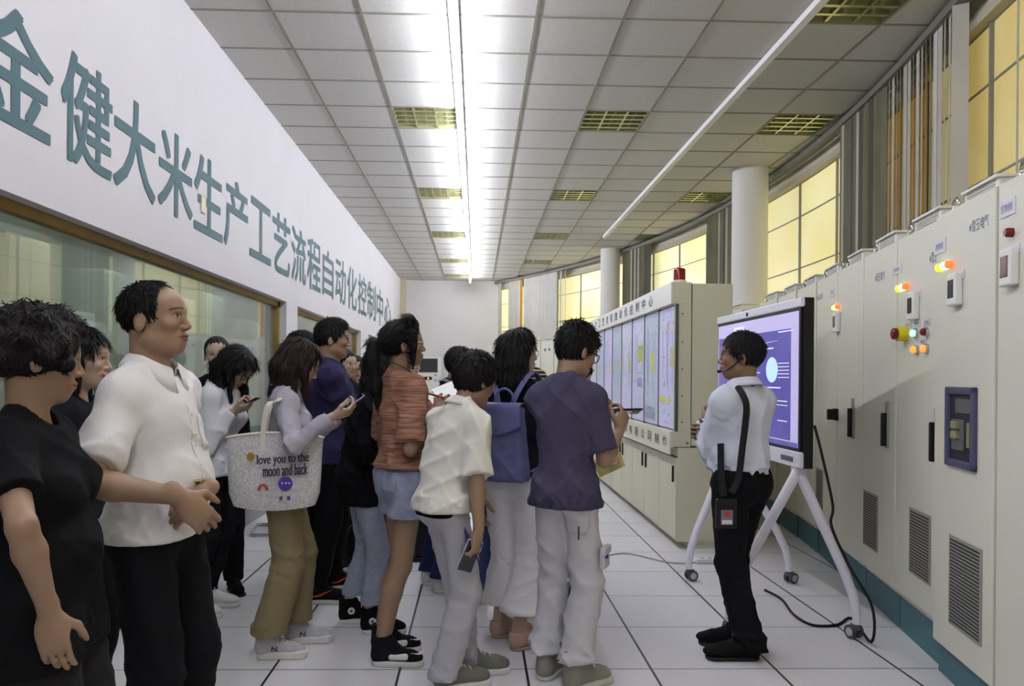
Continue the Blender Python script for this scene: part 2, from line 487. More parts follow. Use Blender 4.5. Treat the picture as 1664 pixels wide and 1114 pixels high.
# troffers
m_lv = mat('mirror_louvre', '#c9caa0', 0.22, 0.75)
m_lb = mat('troffer_housing', '#b8b591', 0.4, 0.3)
m_tb = mat('unlit_tube_glass', '#e2e2d4', 0.3)
where = {2: 'left', 5: 'middle', 7: 'front right', 8: 'right'}
proto = None
rank = {}
ordn = ['nearest', 'second', 'third', 'fourth', 'farthest', 'sixth', 'seventh']
def make_troffer():
    r = empty('ceiling_troffer')
    h = MB()
    h.quad((0, 0, .1), (T, 0, .1), (T, T, .1), (0, T, .1))
    h.box(0, .012, 0, T, -.004, .1).box(T - .012, T, 0, T, -.004, .1).box(0, T, 0, .012, -.004, .1).box(0, T, T - .012, T, -.004, .1)
    h.build('housing', m_lb, r)
    l = MB()
    for i in (1, 2): l.box(T * i / 3 - .01, T * i / 3 + .01, .01, T - .01, 0, .05)
    for i in range(3):
        for j in range(1, 5):
            y = T * j / 5
            l.add([(T * i / 3 + .01, y - .016, 0), (T * (i + 1) / 3 - .01, y - .016, 0), (T * (i + 1) / 3 - .01, y + .016, 0), (T * i / 3 + .01, y + .016, 0),
                   (T * i / 3 + .01, y - .004, .045), (T * (i + 1) / 3 - .01, y - .004, .045), (T * (i + 1) / 3 - .01, y + .004, .045), (T * i / 3 + .01, y + .004, .045)],
                  [(0, 1, 2, 3), (4, 7, 6, 5), (0, 4, 5, 1), (2, 6, 7, 3), (0, 3, 7, 4), (1, 5, 6, 2)])
    l.build('louvre', m_lv, r)
    for i in range(3): MB().tube([(T * (i + .5) / 3, .02, .07), (T * (i + .5) / 3, T - .02, .07)], .013, 10).build('tube', m_tb, r, smooth=True)
    return r
seen = {}
for (i, j) in sorted(LAMPS, key=lambda a: a[1]):
    y = CY0 + j * T
    if y < 4.5 and i != 7: continue
    o = make_troffer() if proto is None else copy_tree(proto)
    if proto is None: proto = o
    o.location = (CX0 + i * T, y, CEIL)
    n = seen.get(i, 0); seen[i] = n + 1
    tot = sum(1 for a in LAMPS if a[0] == i and CY0 + a[1] * T > 4.5)
    if i == 7: lab = 'unlit louvred ceiling troffer cut by the top edge beside the white strip'
    else: lab = '%s unlit louvred troffer in the %s row of the ceiling' % ('nearest' if n == 0 else ('farthest' if n == tot - 1 else ordn[n]), {2: 'left (beside the lit tubes)', 5: 'middle', 8: 'right'}[i])
    tag(o, lab, 'ceiling light', 'unlit ceiling troffers')
# openings behind the view keep plain tiles
cb2 = MB()
for (i, j) in LAMPS:
    if CY0 + j * T < 4.5 and i != 7:
        x0 = CX0 + i * T; y0 = CY0 + j * T
        cb2.quad((x0, y0, CEIL), (x0, y0 + T, CEIL), (x0 + T, y0 + T, CEIL), (x0 + T, y0, CEIL))
structure(cb2.build('ceiling_infill', m_ct, recalc=False))

# the lit row of fluorescent battens and the unlit strip
m_glow = mat('lit_fluorescent_tube', '#ffffff', 0.4, emit=84.0, emit_col='#f0f2ff')
m_bat = mat('white_batten', '#e8e8e6', 0.5)
y = -2.6; k = 0
first = None
while y < 19.9:
    if first is None:
        o = empty('fluorescent_batten', (0, 0, 0))
        MB().box(-.035, .035, 0, 1.24, -.05, 0).box(-.01, .01, .0, .03, -.12, -.05).box(-.01, .01, 1.21, 1.24, -.12, -.05).build('housing', m_bat, o)
        MB().tube([(0, .015, -.115), (0, 1.225, -.115)], .02, 12).build('tube', m_glow, o, smooth=True)
        first = o
    else: o = copy_tree(first)
    o.location = (-0.185, y, CEIL - .006)
    tag(o, 'lit white fluorescent batten in the continuous glowing row along the ceiling', 'lamp', 'lit fluorescent row')
    y += 1.27; k += 1
a = at(1318, 0, 5.2)
st = MB().box(2.315, 2.375, -2, 14.0, CEIL - .055, CEIL - .006).build('ceiling_strip', m_bat)
tag(st, 'long unlit white strip running along the ceiling right of centre', 'ceiling strip')

# lettering on the left wall: one glyph mesh per character, each with its own width and height as measured
CH = '金健大米生产工艺流程自动化控制中心'
EX = [(-62, 85), (97, 181), (183, 252), (256, 313), (315, 362), (364, 403), (406, 441), (443, 472), (474, 498), (500, 522), (525, 543), (546, 563), (565, 581), (583, 597), (598, 612), (613.5, 624), (626, 637)]
HZ = [(2.55, 3.08), (2.53, 3.10), (2.53, 3.10), (2.53, 3.10), (2.52, 3.11), (2.52, 3.11), (2.54, 3.10), (2.52, 3.14), (2.52, 3.15), (2.52, 3.17), (2.54, 3.18), (2.54, 3.22), (2.54, 3.24), (2.54, 3.26), (2.55, 3.28), (2.52, 3.30), (2.58, 3.26)]
m_let = mat('teal_vinyl_lettering', '#3f5f66', 0.6)
sign = empty('wall_lettering', (WX, 3.0, 2.5), 0, 'large teal lettering 金健大米生产工艺流程自动化控制中心 along the white wall', 'lettering')
YE = []
for (p0, p1) in EX:
    YE.append((3.17 if p0 < 0 else on_x(p0, 300, WX)[1], on_x(p1, 300, WX)[1]))
for ch, (ya, yb), (za, zb) in zip(CH, YE, HZ):
    mb = MB()
    vs, fs = text_mesh(ch, 0.0)
    for q, (dx, dy) in enumerate(((0, 0), (-.016, -.012), (.016, -.012), (-.016, .012), (.016, .012), (0, .014), (0, -.014))):
        mb.add([Vector((0.003 + q * .0002, ya + (.016 + v.x * .968 + dx) * (yb - ya) - 3.0, za + (.014 + v.y * .972 + dy) * (zb - za) - 2.5)) for v in vs], fs)
    mb.build('character', m_let, sign, recalc=False)
# a small yellowed switch plate under the lettering
p = on_x(329, 333, WX)
sw = MB().bbox(WX, WX + .012, p[1] - .045, p[1] + .045, p[2] - .06, p[2] + .06, .004)
tag(sw.build('switch_plate', mat('yellowed_plastic', '#d9cfae', 0.5)), 'small yellowed plate on the wall under the fifth character', 'switch')
# ------------------------------------------------------------------ control console in the middle of the room
m_beige = mat('beige_painted_steel', '#d3d0b6', 0.5, var=0.05, vscale=2, bump=0.015, bscale=200)
m_cream = mat('cream_painted_steel', '#dfdbc6', 0.5, var=0.04, vscale=2)
m_white = mat('white_panel', '#e9e8e2', 0.45)
m_black = mat('black_plastic', '#0d0d0f', 0.4)
m_blackm = mat('black_rubber', '#111112', 0.7)
m_ink = mat('dark_printed_ink', '#33333a', 0.7)
m_screw = mat('steel_screw', '#77776f', 0.35, 0.8)
m_chrome = mat('chrome', '#c8c8c8', 0.15, 1.0)
m_seam = mat('dark_seam', '#55534a', 0.8)
KX = 1.66; KY0 = 6.42; KY1 = 12.45
kc = empty('control_console', (KX, KY0, 0), 0, 'long cream control console with lit mimic screens, lettered header and red beacon', 'control console')
L = KY1 - KY0
kb = MB()
kb.box(.06, .56, .0, L, .06, .86)                                   # lower cabinet
kb.box(.16, .50, .02, L - .02, 0, .06)
kb.build('lower_cabinet', m_beige, kc)
kb = MB(); kb.bbox(.17, .52, .0, L, .875, 2.26, .006); kb.bbox(0, .17, .0, L, .86, 1.0, .004)
kb.bbox(0.0, .165, .0, L, 2.085, 2.27, .004)
kb.bbox(.02, .165, 0, .006, 1.0, 2.085, .002)
kb.build('upper_cabinet', m_beige, kc)
sb = MB()
for z in (1.08, 1.3, 1.53, 1.76, 2.0): sb.disc((.09, -.001, z), (0, -1, 0), .008, .004, 10)
sb.disc((.14, -.001, .9), (0, -1, 0), .01, .004, 10)
sb.build('screw', m_screw, kc)
sm = MB(); sm.box(.02, .54, -.002, .001, .862, .868); sm.box(.168, .172, -.002, .001, .87, 2.26)
sm.build('side_seam', m_seam, kc)
hd = MB().bbox(-.012, .002, .0, L, 2.085, 2.27, .003).build('header_panel', m_white, kc)
lp = MB().bbox(-.012, .002, .0, L, .80, 1.0, .003).build('lettered_strip', m_cream, kc)
def side_text(s, y0, pitch, w, z, h, parent, name='character', x=-.0155):
    for i, ch in enumerate(s):
        vs, fs = text_mesh(ch, 0.0)
        ya = y0 - i * pitch                                          # reads from the far end towards the near end
        mb = MB(); mb.add([Vector((x, ya - v.x * w, z + v.y * h)) for v in vs], fs)
        mb.build(name, m_ink, parent, recalc=False)
side_text('金健大米生产工艺流程自动化控制中心', .82 + 16 * .30, .30, .16, 2.13, .10, hd)
side_text('自动化控制有限公司制作', .24 + 10 * .29, .29, .15, .86, .09, lp)
m_scr = [mat('mimic_screen_%s' % n, h, 0.25, emit=e, emit_col=h, var=.08, vscale=1.2) for n, h, e in (('lavender', '#acacc8', .36), ('blue', '#9fa9bf', .34), ('violet', '#aeaace', .36))]
m_dg = [mat('diagram_%s' % n, h, 0.5, emit=.25, emit_col=h) for n, h in (('yellow', '#b5c044'), ('green', '#5fa883'), ('violet', '#8f82b8'), ('grey', '#8a8fa2'), ('sky', '#9cbcd2'), ('olive', '#a3a95a'))]
rs = random.Random(3)
PW = L / 10
for k in range(10):
    y0 = k * PW + .012; y1 = (k + 1) * PW - .012
    s = MB().bbox(.035, .05, y0, y1, 1.015, 2.07, .003).build('screen_panel', m_scr[(2, 1, 0, 0, 1)[k % 5]], kc)
    d = MB()
    def mark(ya, yb, za, zb, c):
        d.cur = c; d.box(.0335, .0352, y1 - yb * (y1 - y0), y1 - ya * (y1 - y0), za, zb)
    for i in range(5 + rs.randrange(3)):
        y = rs.uniform(.08, .9); mark(y, y + .012, rs.uniform(1.3, 1.5), rs.uniform(1.75, 1.98), 3)
    for i in range(22):
        y = rs.uniform(.06, .86); z = rs.uniform(1.06, 2.0)
        mark(y, y + rs.uniform(.02, .09), z, z + rs.uniform(.01, .03), rs.choice((0, 1, 1, 2, 3, 4, 5)))
    for i in range(6):
        z = rs.uniform(1.05, 1.3); y = rs.uniform(.05, .5); mark(y, y + rs.uniform(.1, .4), z, z + .006, 3)
    if k == 0:
        mark(.05, .42, 1.24, 1.285, 0); mark(.55, .78, 1.24, 1.28, 0); mark(.7, .78, 1.55, 1.72, 5); mark(.84, .92, 1.55, 1.72, 5)
        mark(.1, .2, 1.86, 1.89, 0); mark(.55, .64, 1.87, 1.9, 0)
    if k == 1:
        mark(.5, .68, 1.5, 1.7, 0); mark(.05, .8, 1.05, 1.17, 3); mark(.8, .98, 1.13, 1.15, 5)
    if k == 2: mark(.5, .9, 1.62, 1.79, 5); mark(.45, .85, 1.36, 1.45, 2); mark(.45, .85, 1.5, 1.51, 1)
    if k in (3, 4, 5, 7): mark(.7, .85, 1.5, 1.66, 5)
    if k == 4: mark(.1, .7, 2.0, 2.03, 3)
    d.build('diagram', m_dg, s)
    fr = MB().box(.03, .055, k * PW - .008, k * PW + .008, 1.0, 2.085).build('screen_divider', m_seam, kc)
for k in range(10):
    y0 = k * PW + .008; y1 = (k + 1) * PW - .008
    d = MB().bbox(.045, .062, y0, y1, .08, .77, .004).build('door', m_beige, kc)
    yh = y1 - .07 if k % 2 else y0 + .07
    MB().bbox(.03, .046, yh - .013, yh + .013, .56, .70, .004).build('handle', m_black, d)
    MB().bbox(.05, .062, y0, y1, .776, .782, .002).build('door_rail', m_seam, kc)
bc = empty('warning_beacon', (KX + .10, KY0 + .15, 2.27), 0, 'red warning beacon on the near end of the console top', 'beacon')
MB().lathe([(.062, 0), (.062, .025), (.05, .035)], n=32).build('base', m_cream, bc, smooth=True)
MB().lathe([(.052, .035), (.052, .12), (.045, .135), (.02, .142), (0.001, .143)], n=32).build('lens', mat('red_beacon_lens', '#7d1610', 0.15, spec=.6), bc, smooth=True)

# ------------------------------------------------------------------ electrical cabinets along the curve
m_cab = mat('cabinet_ivory_paint', '#dcdac9', 0.42, var=0.04, vscale=1.4, bump=0.02, bscale=160)
m_teal = mat('teal_plinth_paint', '#44707a', 0.5, var=0.15, vscale=2)
m_plate = mat('label_plate', '#d5d3da', 0.35)
m_grl = mat('vent_grille', '#9d9c8e', 0.45, 0.3)
m_blue = mat('blue_grey_lettering', '#5b7285', 0.6)
m_amb = mat('lit_amber_lamp', '#ffd21e', 0.3, emit=2.2); m_grn = mat('lit_green_lamp', '#8cffd8', 0.3, emit=2.2)
m_red = mat('lit_red_lamp', '#ff5a2a', 0.3, emit=2.2); m_dred = mat('dull_red_lamp', '#6e1d14', 0.3); m_orl = mat('lit_orange_lamp', '#ff8a3c', 0.3, emit=1.4)
m_ey = mat('yellow_button_collar', '#d8c62a', 0.4); m_lcd = mat('dark_lcd', '#22262a', 0.15); m_lcr = mat('reddish_lcd', '#5b2a20', 0.2)
m_rim = mat('blue_grey_rim', '#4b4a66', 0.45); m_dark = mat('dark_breaker', '#24252a', 0.5); m_dk2 = mat('grey_breaker', '#5d5d60', 0.5)
CABW = 0.645
UC0 = u_at_px(1528, 0.0, 1.45)
def cab_at(i):                        # transform of cabinet i: local x to the left along the front (towards the back of the room), y out of the front, z up
    p, t, n = arc(UC0 + CABW * (i - 2))
    M = Matrix(((t.x, -n.x, 0, p.x), (t.y, -n.y, 0, p.y), (0, 0, 1, 0), (0, 0, 0, 1)))
    return M
def loc_px(i, px, py):                # where the sight line meets the front of cabinet i, in its own frame
    M = np.array(cab_at(i)); o = M[:3, 3]; n = M[:3, 1]
    d = ray(px, py); s = np.dot(o - CAM_P, n) / np.dot(d, n)
    q = CAM_P + d * s - o
    return float(q @ M[:3, 0]), float(q[2])
CH_ = 2.27
order = ['second', 'third', 'fourth', 'fifth', 'sixth']
def make_cabinet(i, label, detail):
    dz = .0; fy = 0.0; zb = .23
    if i == 1: fy = .03; zb = .16
    if i == 0: fy = .025; zb = .15
    e = empty('electrical_cabinet', (0, 0, 0), 0, label, 'electrical cabinet', 'electrical cabinets along the curved window')
    e.matrix_world = cab_at(i)
    w = CABW - .008
    MB().bbox(.002, w - .002, -.42, fy - .02, .2, CH_ - .005, .004).build('body', m_cab, e)
    MB().box(.002, w - .002, -.40, fy - .03, 0, .22).build('plinth', m_teal, e)
    dr = MB().bbox(.003, w - .003, fy - .022, fy, zb, CH_, .006).build('door', m_cab, e)
    # louvred air inlet
    return e, dr, fy
def plate(mb, i, px, py, w, h, y):
    x, z = loc_px(i, px, py); mb.bbox(x - w / 2, x + w / 2, y, y + .004, z - h / 2, z + h / 2, .001)
    return x, z
def scribble(e_, i, x, z, w, h, y, par):
    mb = MB(); put_text(mb, '控制柜' if w > .1 else '电源', (x + w * .36, y, z - h * .28), (-1, 0, 0), (0, 0, 1), w * .72, h * .56, 0.0, .001)
    mb.build('small_print', m_blue, par, recalc=False)
def vent_box(e, x0, w):
    v = MB(); v.bbox(x0, x0 + w, -.36, -.04, CH_, CH_ + .07, .006).bbox(x0 - .012, x0 + w + .012, -.375, -.025, CH_ + .07, CH_ + .085, .004)
    vb = v.build('roof_vent', m_white, e)
    g = MB()
    for k in range(5): g.box(x0 + .03, x0 + w - .03, -.04, -.037, CH_ + .02 + k * .013, CH_ + .026 + k * .013)
    g.build('vent_slots', m_grl, vb)
def eye(e, x, y):
    pts = [(x + .032 * math.cos(a), y, CH_ + .05 + .032 * math.sin(a)) for a in [2 * math.pi * k / 14 for k in range(14)]]
    MB().tube(pts, .009, 8, closed=True).disc((x, y, CH_), (0, 0, 1), .018, .022, 12).build('lifting_eye', m_chrome, e, smooth=True)
def lamp_row(e, i, px, py, cols, sp=.055, fy=0):
    x, z = loc_px(i, px, py)
    for k, m in enumerate(cols):
        MB().tube([(x + sp * (1 - k), fy, z), (x + sp * (1 - k), fy + .022, z), (x + sp * (1 - k), fy + .03, z)], [.019, .019, .013], 16).build('indicator_lamp', m, e, smooth=True)
def meter(e, i, px, py, fy, m=None):
    x, z = loc_px(i, px, py)
    b = MB().bbox(x - .05, x + .05, fy, fy + .035, z - .075, z + .075, .008).build('meter', m_white, e)
    MB().bbox(x - .03, x + .03, fy + .033, fy + .038, z - .04, z + .045, .003).build('display', m or m_lcd, b)
def handle(e, i, px, py, fy):
    x, z = loc_px(i, px, py)
    h = MB().bbox(x - .022, x + .022, fy, fy + .012, z - .15, z + .13, .005).build('handle_plate', m_grl, e)
    MB().bbox(x - .014, x + .014, fy + .01, fy + .04, z - .14, z + .06, .006).build('handle', m_black, h)
def grille(e, i, px, py, fy, w=.30, h=.36, n=20):
    x, z = loc_px(i, px, py)
    b = MB().bbox(x - w / 2, x + w / 2, fy, fy + .005, z - h / 2, z + h / 2, .002).build('air_grille', m_grl, e)
    g = MB()
    for k in range(n):
        zz = z - h / 2 + .02 + (h - .04) * k / (n - 1); g.box(x - w / 2 + .018, x + w / 2 - .018, fy + .004, fy + .0065, zz - .0045, zz + .0035)
    g.build('slots', m_dark, b)
def logo(e, i, px, py, fy, w=.19, h=.055, s='※雪玉电气'):
    x, z = loc_px(i, px, py)
    mb = MB(); put_text(mb, s, (x + w / 2, fy, z - h / 2), (-1, 0, 0), (0, 0, 1), w, h, 0.0, .0015)
    mb.build('lettering', m_blue, e, recalc=False)
# nearest, cut by the right edge
e, d, fy = make_cabinet(0, 'nearest electrical cabinet, cut off by the right edge, with one dull red lamp', None)
mb = MB(); x, z = plate(mb, 0, 1649, 337, .13, .07, fy); p_ = mb.build('label_plate', m_plate, d); scribble(e, 0, x, z, .14, .06, fy + .004, p_)
lamp_row(d, 0, 1668, 373, [m_dred], fy=fy); meter(d, 0, 1658, 434, fy, m_lcr)
mb = MB(); x, z = plate(mb, 0, 1661, 405, .08, .035, fy); p_ = mb.build('label_plate', m_plate, d); scribble(e, 0, x, z, .08, .03, fy + .004, p_)
vent_box(e, .12, .4); eye(e, .58, -.05); eye(e, .48, -.1)
# with the recessed breaker window
e, d, fy = make_cabinet(1, 'electrical cabinet with a recessed breaker window in a blue grey rim', None)
mb = MB(); x, z = plate(mb, 1, 1539, 400, .14, .07, fy); p_ = mb.build('label_plate', m_plate, d); scribble(e, 1, x, z, .13, .06, fy + .004, p_)
logo(d, 1, 1603, 363, fy)
lamp_row(d, 1, 1550, 432, [m_amb, m_grn, m_red], fy=fy); meter(d, 1, 1569, 470, fy)
mb = MB(); x, z = plate(mb, 1, 1572, 447, .10, .04, fy); p_ = mb.build('label_plate', m_plate, d); scribble(e, 1, x, z, .09, .035, fy + .004, p_)
grille(d, 1, 1580, 955, fy, .34, .42, 24)
xa, za = loc_px(1, 1552, 628); xb, zb_ = loc_px(1, 1600, 775); z1 = za - .0; z0_ = zb_ + .02
rm = MB()
x1, x0 = max(xa, xb), min(xa, xb)
for (q0, q1, s0, s1) in ((x0, x1, z1 - .035, z1), (x0, x1, z0_, z0_ + .035), (x0, x0 + .04, z0_, z1), (x1 - .04, x1, z0_, z1)): rm.bbox(q0, q1, fy - .01, fy + .018, s0, s1, .008)
rw_ = rm.build('breaker_window', m_rim, d)
MB().box(x0 + .02, x1 - .02, fy + .0005, fy + .004, z0_ + .02, z1 - .02).build('breaker_face', m_dark, rw_)
bk = MB(); bk.bbox(x0 + .05, x1 - .10, fy + .003, fy + .008, z1 - .12, z1 - .055, .002)
bk.bbox(x0 + .12, x1 - .07, fy + .003, fy + .012, z0_ + .08, z1 - .15, .003)
bk.build('breaker_panel', m_dk2, rw_)
kn = MB(); xm = (x0 + x1) / 2
for zz in (.52, .40): MB().bbox(xm + .0, xm + .06, fy + .006, fy + .03, z0_ + zz * (z1 - z0_) - .015, z0_ + zz * (z1 - z0_) + .02, .005).build('breaker_switch', mat('olive_switch', '#8d8a66', 0.5), rw_)
kn.bbox(x0 + .055, x0 + .075, fy + .003, fy + .016, z0_ + .1, z1 - .16, .003)
kn.build('breaker_switch', mat('olive_switch', '#8d8a66', 0.5), rw_)
vent_box(e, .14, .34); eye(e, .6, -.05)
# with the emergency stop
e, d, fy = make_cabinet(2, 'electrical cabinet with a yellow emergency stop and two glowing orange lamps', None)
mb = MB(); x, z = plate(mb, 2, 1458, 438, .14, .05, fy); p_ = mb.build('label_plate', m_plate, d); scribble(e, 2, x, z, .13, .04, fy + .004, p_)
logo(d, 2, 1517, 418, fy, .10, .055, '※雪玉'); lamp_row(d, 2, 1470, 467, [m_amb, m_grn, m_red], fy=fy); meter(d, 2, 1489, 497, fy)
for px, py in ((1491, 478), (1476, 528), (1491, 525), (1507, 523), (1501, 555)):
    lb = MB(); x, z = plate(lb, 2, px, py, .085, .035, fy); p_ = lb.build('label_plate', m_plate, d); scribble(e, 2, x, z, .075, .03, fy + .004, p_)
x, z = loc_px(2, 1473, 542)
es = MB().tube([(x, fy, z), (x, fy + .05, z)], .042, 24).build('emergency_stop', m_ey, d, smooth=True)
MB().tube([(x, fy + .05, z), (x, fy + .07, z), (x, fy + .078, z)], [.03, .034, .025], 20).build('button', m_dred, es, smooth=True)
for px, py, m in ((1490, 541, m_grn), (1507, 539, m_dred), (1491, 568, m_orl), (1507, 566, m_orl)):
    x, z = loc_px(2, px, py)
    c = MB().tube([(x, fy, z), (x, fy + .015, z)], .026, 18).build('lamp_collar', m_chrome, d, smooth=True)
    MB().tube([(x, fy + .012, z), (x, fy + .028, z), (x, fy + .034, z)], [.019, .019, .012], 16).build('lamp', m, c, smooth=True)
handle(d, 2, 1524, 705, fy); grille(d, 2, 1495, 885, fy)
vent_box(e, .12, .36); eye(e, .60, -.06)
e, d, fy = make_cabinet(3, 'blank fronted electrical cabinet left of the one with the emergency stop', None)
logo(d, 3, 1430, 449, fy); handle(d, 3, 1443, 687, fy); grille(d, 3, 1415, 845, fy); vent_box(e, .14, .34); eye(e, .58, -.06); eye(e, .5, -.1)
e, d, fy = make_cabinet(4, 'electrical cabinet with a small black rotary switch, beside the big display', None)
mb = MB(); x, z = plate(mb, 4, 1353, 475, .13, .06, fy); p_ = mb.build('label_plate', m_plate, d); scribble(e, 4, x, z, .12, .05, fy + .004, p_)
lamp_row(d, 4, 1361, 499, [m_amb, m_grn, m_red], sp=.045, fy=fy); meter(d, 4, 1363, 523, fy); handle(d, 4, 1387, 677, fy)
mb = MB(); x, z = plate(mb, 4, 1366, 510, .08, .035, fy); p_ = mb.build('label_plate', m_plate, d); scribble(e, 4, x, z, .08, .03, fy + .004, p_)
x, z = loc_px(4, 1360, 673)
rsw = MB().bbox(x - .05, x + .05, fy, fy + .02, z - .045, z + .045, .006).bbox(x - .018, x + .018, fy + .02, fy + .07, z - .04, z + .04, .006).build('rotary_switch', m_black, d)
vent_box(e, .16, .32); eye(e, .58, -.06); eye(e, .5, -.1)
e, d, fy = make_cabinet(5, 'electrical cabinet half hidden behind the black edge of the big display', None)
logo(d, 5, 1333, 482, fy, .19, .05); grille(d, 5, 1332, 797, fy, .22); vent_box(e, .16, .32); eye(e, .6, -.06); eye(e, .1, -.06)
for i, ds in ((6, 'electrical cabinet directly behind the big display'), (7, 'electrical cabinet behind the left end of the big display'), (8, 'electrical cabinet nearest the large round column, behind the display')):
    e, d, fy = make_cabinet(i, ds, None); 
    vent_box(e, .16, .32); eye(e, .6, -.06)
i = 10
farl = []
while True:
    u = UC0 + CABW * (i - 2)
    p, t, n = arc(u)
    if p.y > BACK - 1.0: break
    cx = arc(u + CABW / 2)[0].y
    if abs(cx - 15.5) > .62: farl.append(i)
    i += 1
nm = ['tenth', 'ninth', 'eighth', 'seventh', 'sixth', 'fifth', 'fourth', 'third', 'second', 'first']
for k, i in enumerate(reversed(farl)):
    lab = 'far white cabinet on the curve, %s from the white back wall' % (['first', 'second', 'third', 'fourth', 'fifth', 'sixth', 'seventh', 'eighth', 'ninth', 'tenth', 'eleventh', 'twelfth', 'thirteenth', 'fourteenth', 'fifteenth', 'sixteenth', 'seventeenth', 'eighteenth', 'nineteenth', 'twentieth'][k])
    e, d, fy = make_cabinet(i, lab, None); vent_box(e, .12, .42)
    for q_ in (.14, .36): MB().bbox(q_, q_ + .1, 0, .004, 2.05, 2.11, .001).build('label_plate', m_blue, d)

# ------------------------------------------------------------------ interactive display on its wheeled stand
TX = 1.86
a = on_x(1303, 482, TX + .0); b = on_x(1166, 516, TX)
ty0, ty1 = a[1], b[1]; tz1 = (a[2] + b[2]) / 2; tz0 = tz1 - .985
m_vio = mat('violet_screen', '#4b448c', 0.2, emit=.75, emit_col='#574f9c', var=.25, vscale=1.1, col2='#6d669f')
m_lil = mat('lilac_screen_margin', '#b1aad2', 0.2, emit=.62); m_ice = mat('ice_blue_graphic', '#a9c8f4', 0.3, emit=.9); m_wht = mat('white_screen_text', '#dcd8f4', 0.3, emit=.7)
m_wpl = mat('white_satin_plastic', '#e6e3ec', 0.35)
td = empty('interactive_display', (TX, ty0, 0), 0, 'large interactive touch display on a white wheeled stand, violet screen lit', 'display')
Lt = ty1 - ty0
MB().bbox(.012, .075, 0, Lt, tz0, tz1, .006).build('rear_housing', m_black, td)
MB().bbox(-.005, .03, .0, Lt, tz1 - .055, tz1, .008).build('top_bezel', m_wpl, td)
MB().disc((-.005, Lt / 2 + .1, tz1 - .03), (-1, 0, 0), .013, .006, 16).build('camera_lens', m_black, td)
bt = MB().bbox(-.005, .03, .0, Lt, tz0, tz0 + .095, .008).build('bottom_bezel', m_wpl, td)
MB().bbox(-.01, -.003, .09, .26, tz0 + .03, tz0 + .06, .003).build('port_cover', m_dk2, bt)
MB().bbox(.0, .014, .012, Lt - .012, tz0 + .085, tz1 - .045, .003).build('black_bezel', m_black, td)
s = MB().box(-.003, .001, .035, Lt - .035, tz0 + .115, tz1 - .075).build('screen', m_lil, td)
q = MB()
def scr(a0, a1, b0, b1, m, x=-.0045):
    q.cur = m; w = Lt - .07; h = (tz1 - tz0) - .19
    q.box(x, -.0028, .035 + a0 * w, .035 + a1 * w, tz0 + .115 + b0 * h, tz0 + .115 + b1 * h)
scr(.07, .985, .045, .88, 0)
scr(.0, 1, .0, .035, 0)
for k in range(5): scr(.085, .2, .62 - k * .027, .626 - k * .027, 2, -.0055)
scr(.25, .34, .74, .75, 2, -.0055); scr(.17, .32, .43, .44, 2, -.0055); scr(.26, .36, .28, .375, 1, -.0055); scr(.1, .22, .33, .338, 2, -.0055); scr(.1, .2, .18, .187, 2, -.0055)
scr(.05, .2, .86, .868, 2, -.0055); scr(.62, .75, .93, .96, 2, -.0055); scr(.4, .55, .55, .556, 2, -.0055); scr(.1, .22, .3, .306, 2, -.0055); scr(.42, .5, .62, .63, 2, -.0055)
q.cur = 1
w = Lt - .07; h = (tz1 - tz0) - .19
ell_ = [(-.0058, .035 + w * (.265 + .065 * math.cos(t_)), tz0 + .115 + h * (.575 + .10 * math.sin(t_))) for t_ in [2 * math.pi * k / 36 for k in range(36)]]
q.add(ell_, [tuple(range(36))])
arcp = [(-.0055, .035 + w * (.40 - .06 * math.sin(t_)*1.0) , tz0 + .115 + h * (.74 + .07 * (1 - math.cos(t_)))) for t_ in [math.pi / 2 * k / 8 for k in range(9)]]
q.tube([(-.0055, .035 + w * .50, tz0 + .115 + h * .72), (-.0055, .035 + w * .485, tz0 + .115 + h * .765), (-.0055, .035 + w * .45, tz0 + .115 + h * .785), (-.0055, .035 + w * .2, tz0 + .115 + h * .80)], [.004, .004, .003, .0005], 6)
q.build('graphics', [m_vio, m_ice, m_wht], s, recalc=False)
FA = floor_at(1392, 1038); FB = floor_at(1282, 947); FC = floor_at(1119, 943)
FD = FA + (FC - FB)
def lp_(p): return Vector((p[0] - TX, p[1] - ty0, 0))
def leg(ap, ft):
    f = lp_(ft); a_ = Vector(ap)
    m = f + Vector((0, 0, .2)) + (a_ - f) * .06; m.z = .24
    return MB().tube([a_, a_ * .15 + m * .85 + Vector((0, 0, .02)), m, f + Vector((0, 0, .13)), f + Vector((0, 0, .085))], [.03, .027, .026, .024, .022], 14).build('leg', m_wpl, td, smooth=True)
def caster(ft, ang):
    f = lp_(ft)
    M = Matrix.Translation(f) @ Matrix.Rotation(ang, 4, 'Z')
    c = MB()
    c.tube([(0, 0, .06), (0, 0, .1)], .016, 12, M=M)
    c.bbox(-.02, .045, -.012, .012, .05, .08, .008, M)
    cc = c.build('caster', m_dk2, td, smooth=True)
    for s_ in (-1, 1): MB().tube([(.02, s_ * .014, .04), (.02, s_ * .034, .04)], .038, 24, M=M).build('wheel', mat('grey_caster_wheel', '#4c4c4f', 0.5), cc, smooth=True)
    for s_ in (-1, 1): MB().tube([(.02, s_ * .0345, .04), (.02, s_ * .036, .04)], .024, 20, M=M).build('wheel_hub', mat('pale_wheel_hub', '#b8b8ba', 0.4), cc, smooth=True)
ya = (FA[1] + FD[1]) / 2 - ty0; yb = (FB[1] + FC[1]) / 2 - ty0
ap0 = (.03, min(ya, .16) if ya > 0 else .12, tz0 - .02); ap1 = (.03, yb, tz0 - .02)
ap0 = (.03, .10, tz0 - .02); ap1 = (.03, Lt - .22, tz0 - .02)
leg(ap0, FA); leg(ap0, FD); leg(ap1, FB); leg(ap1, FC)
for f, g in ((FA, 1.9), (FB, .4), (FC, .2), (FD, .9)): caster(f, g)
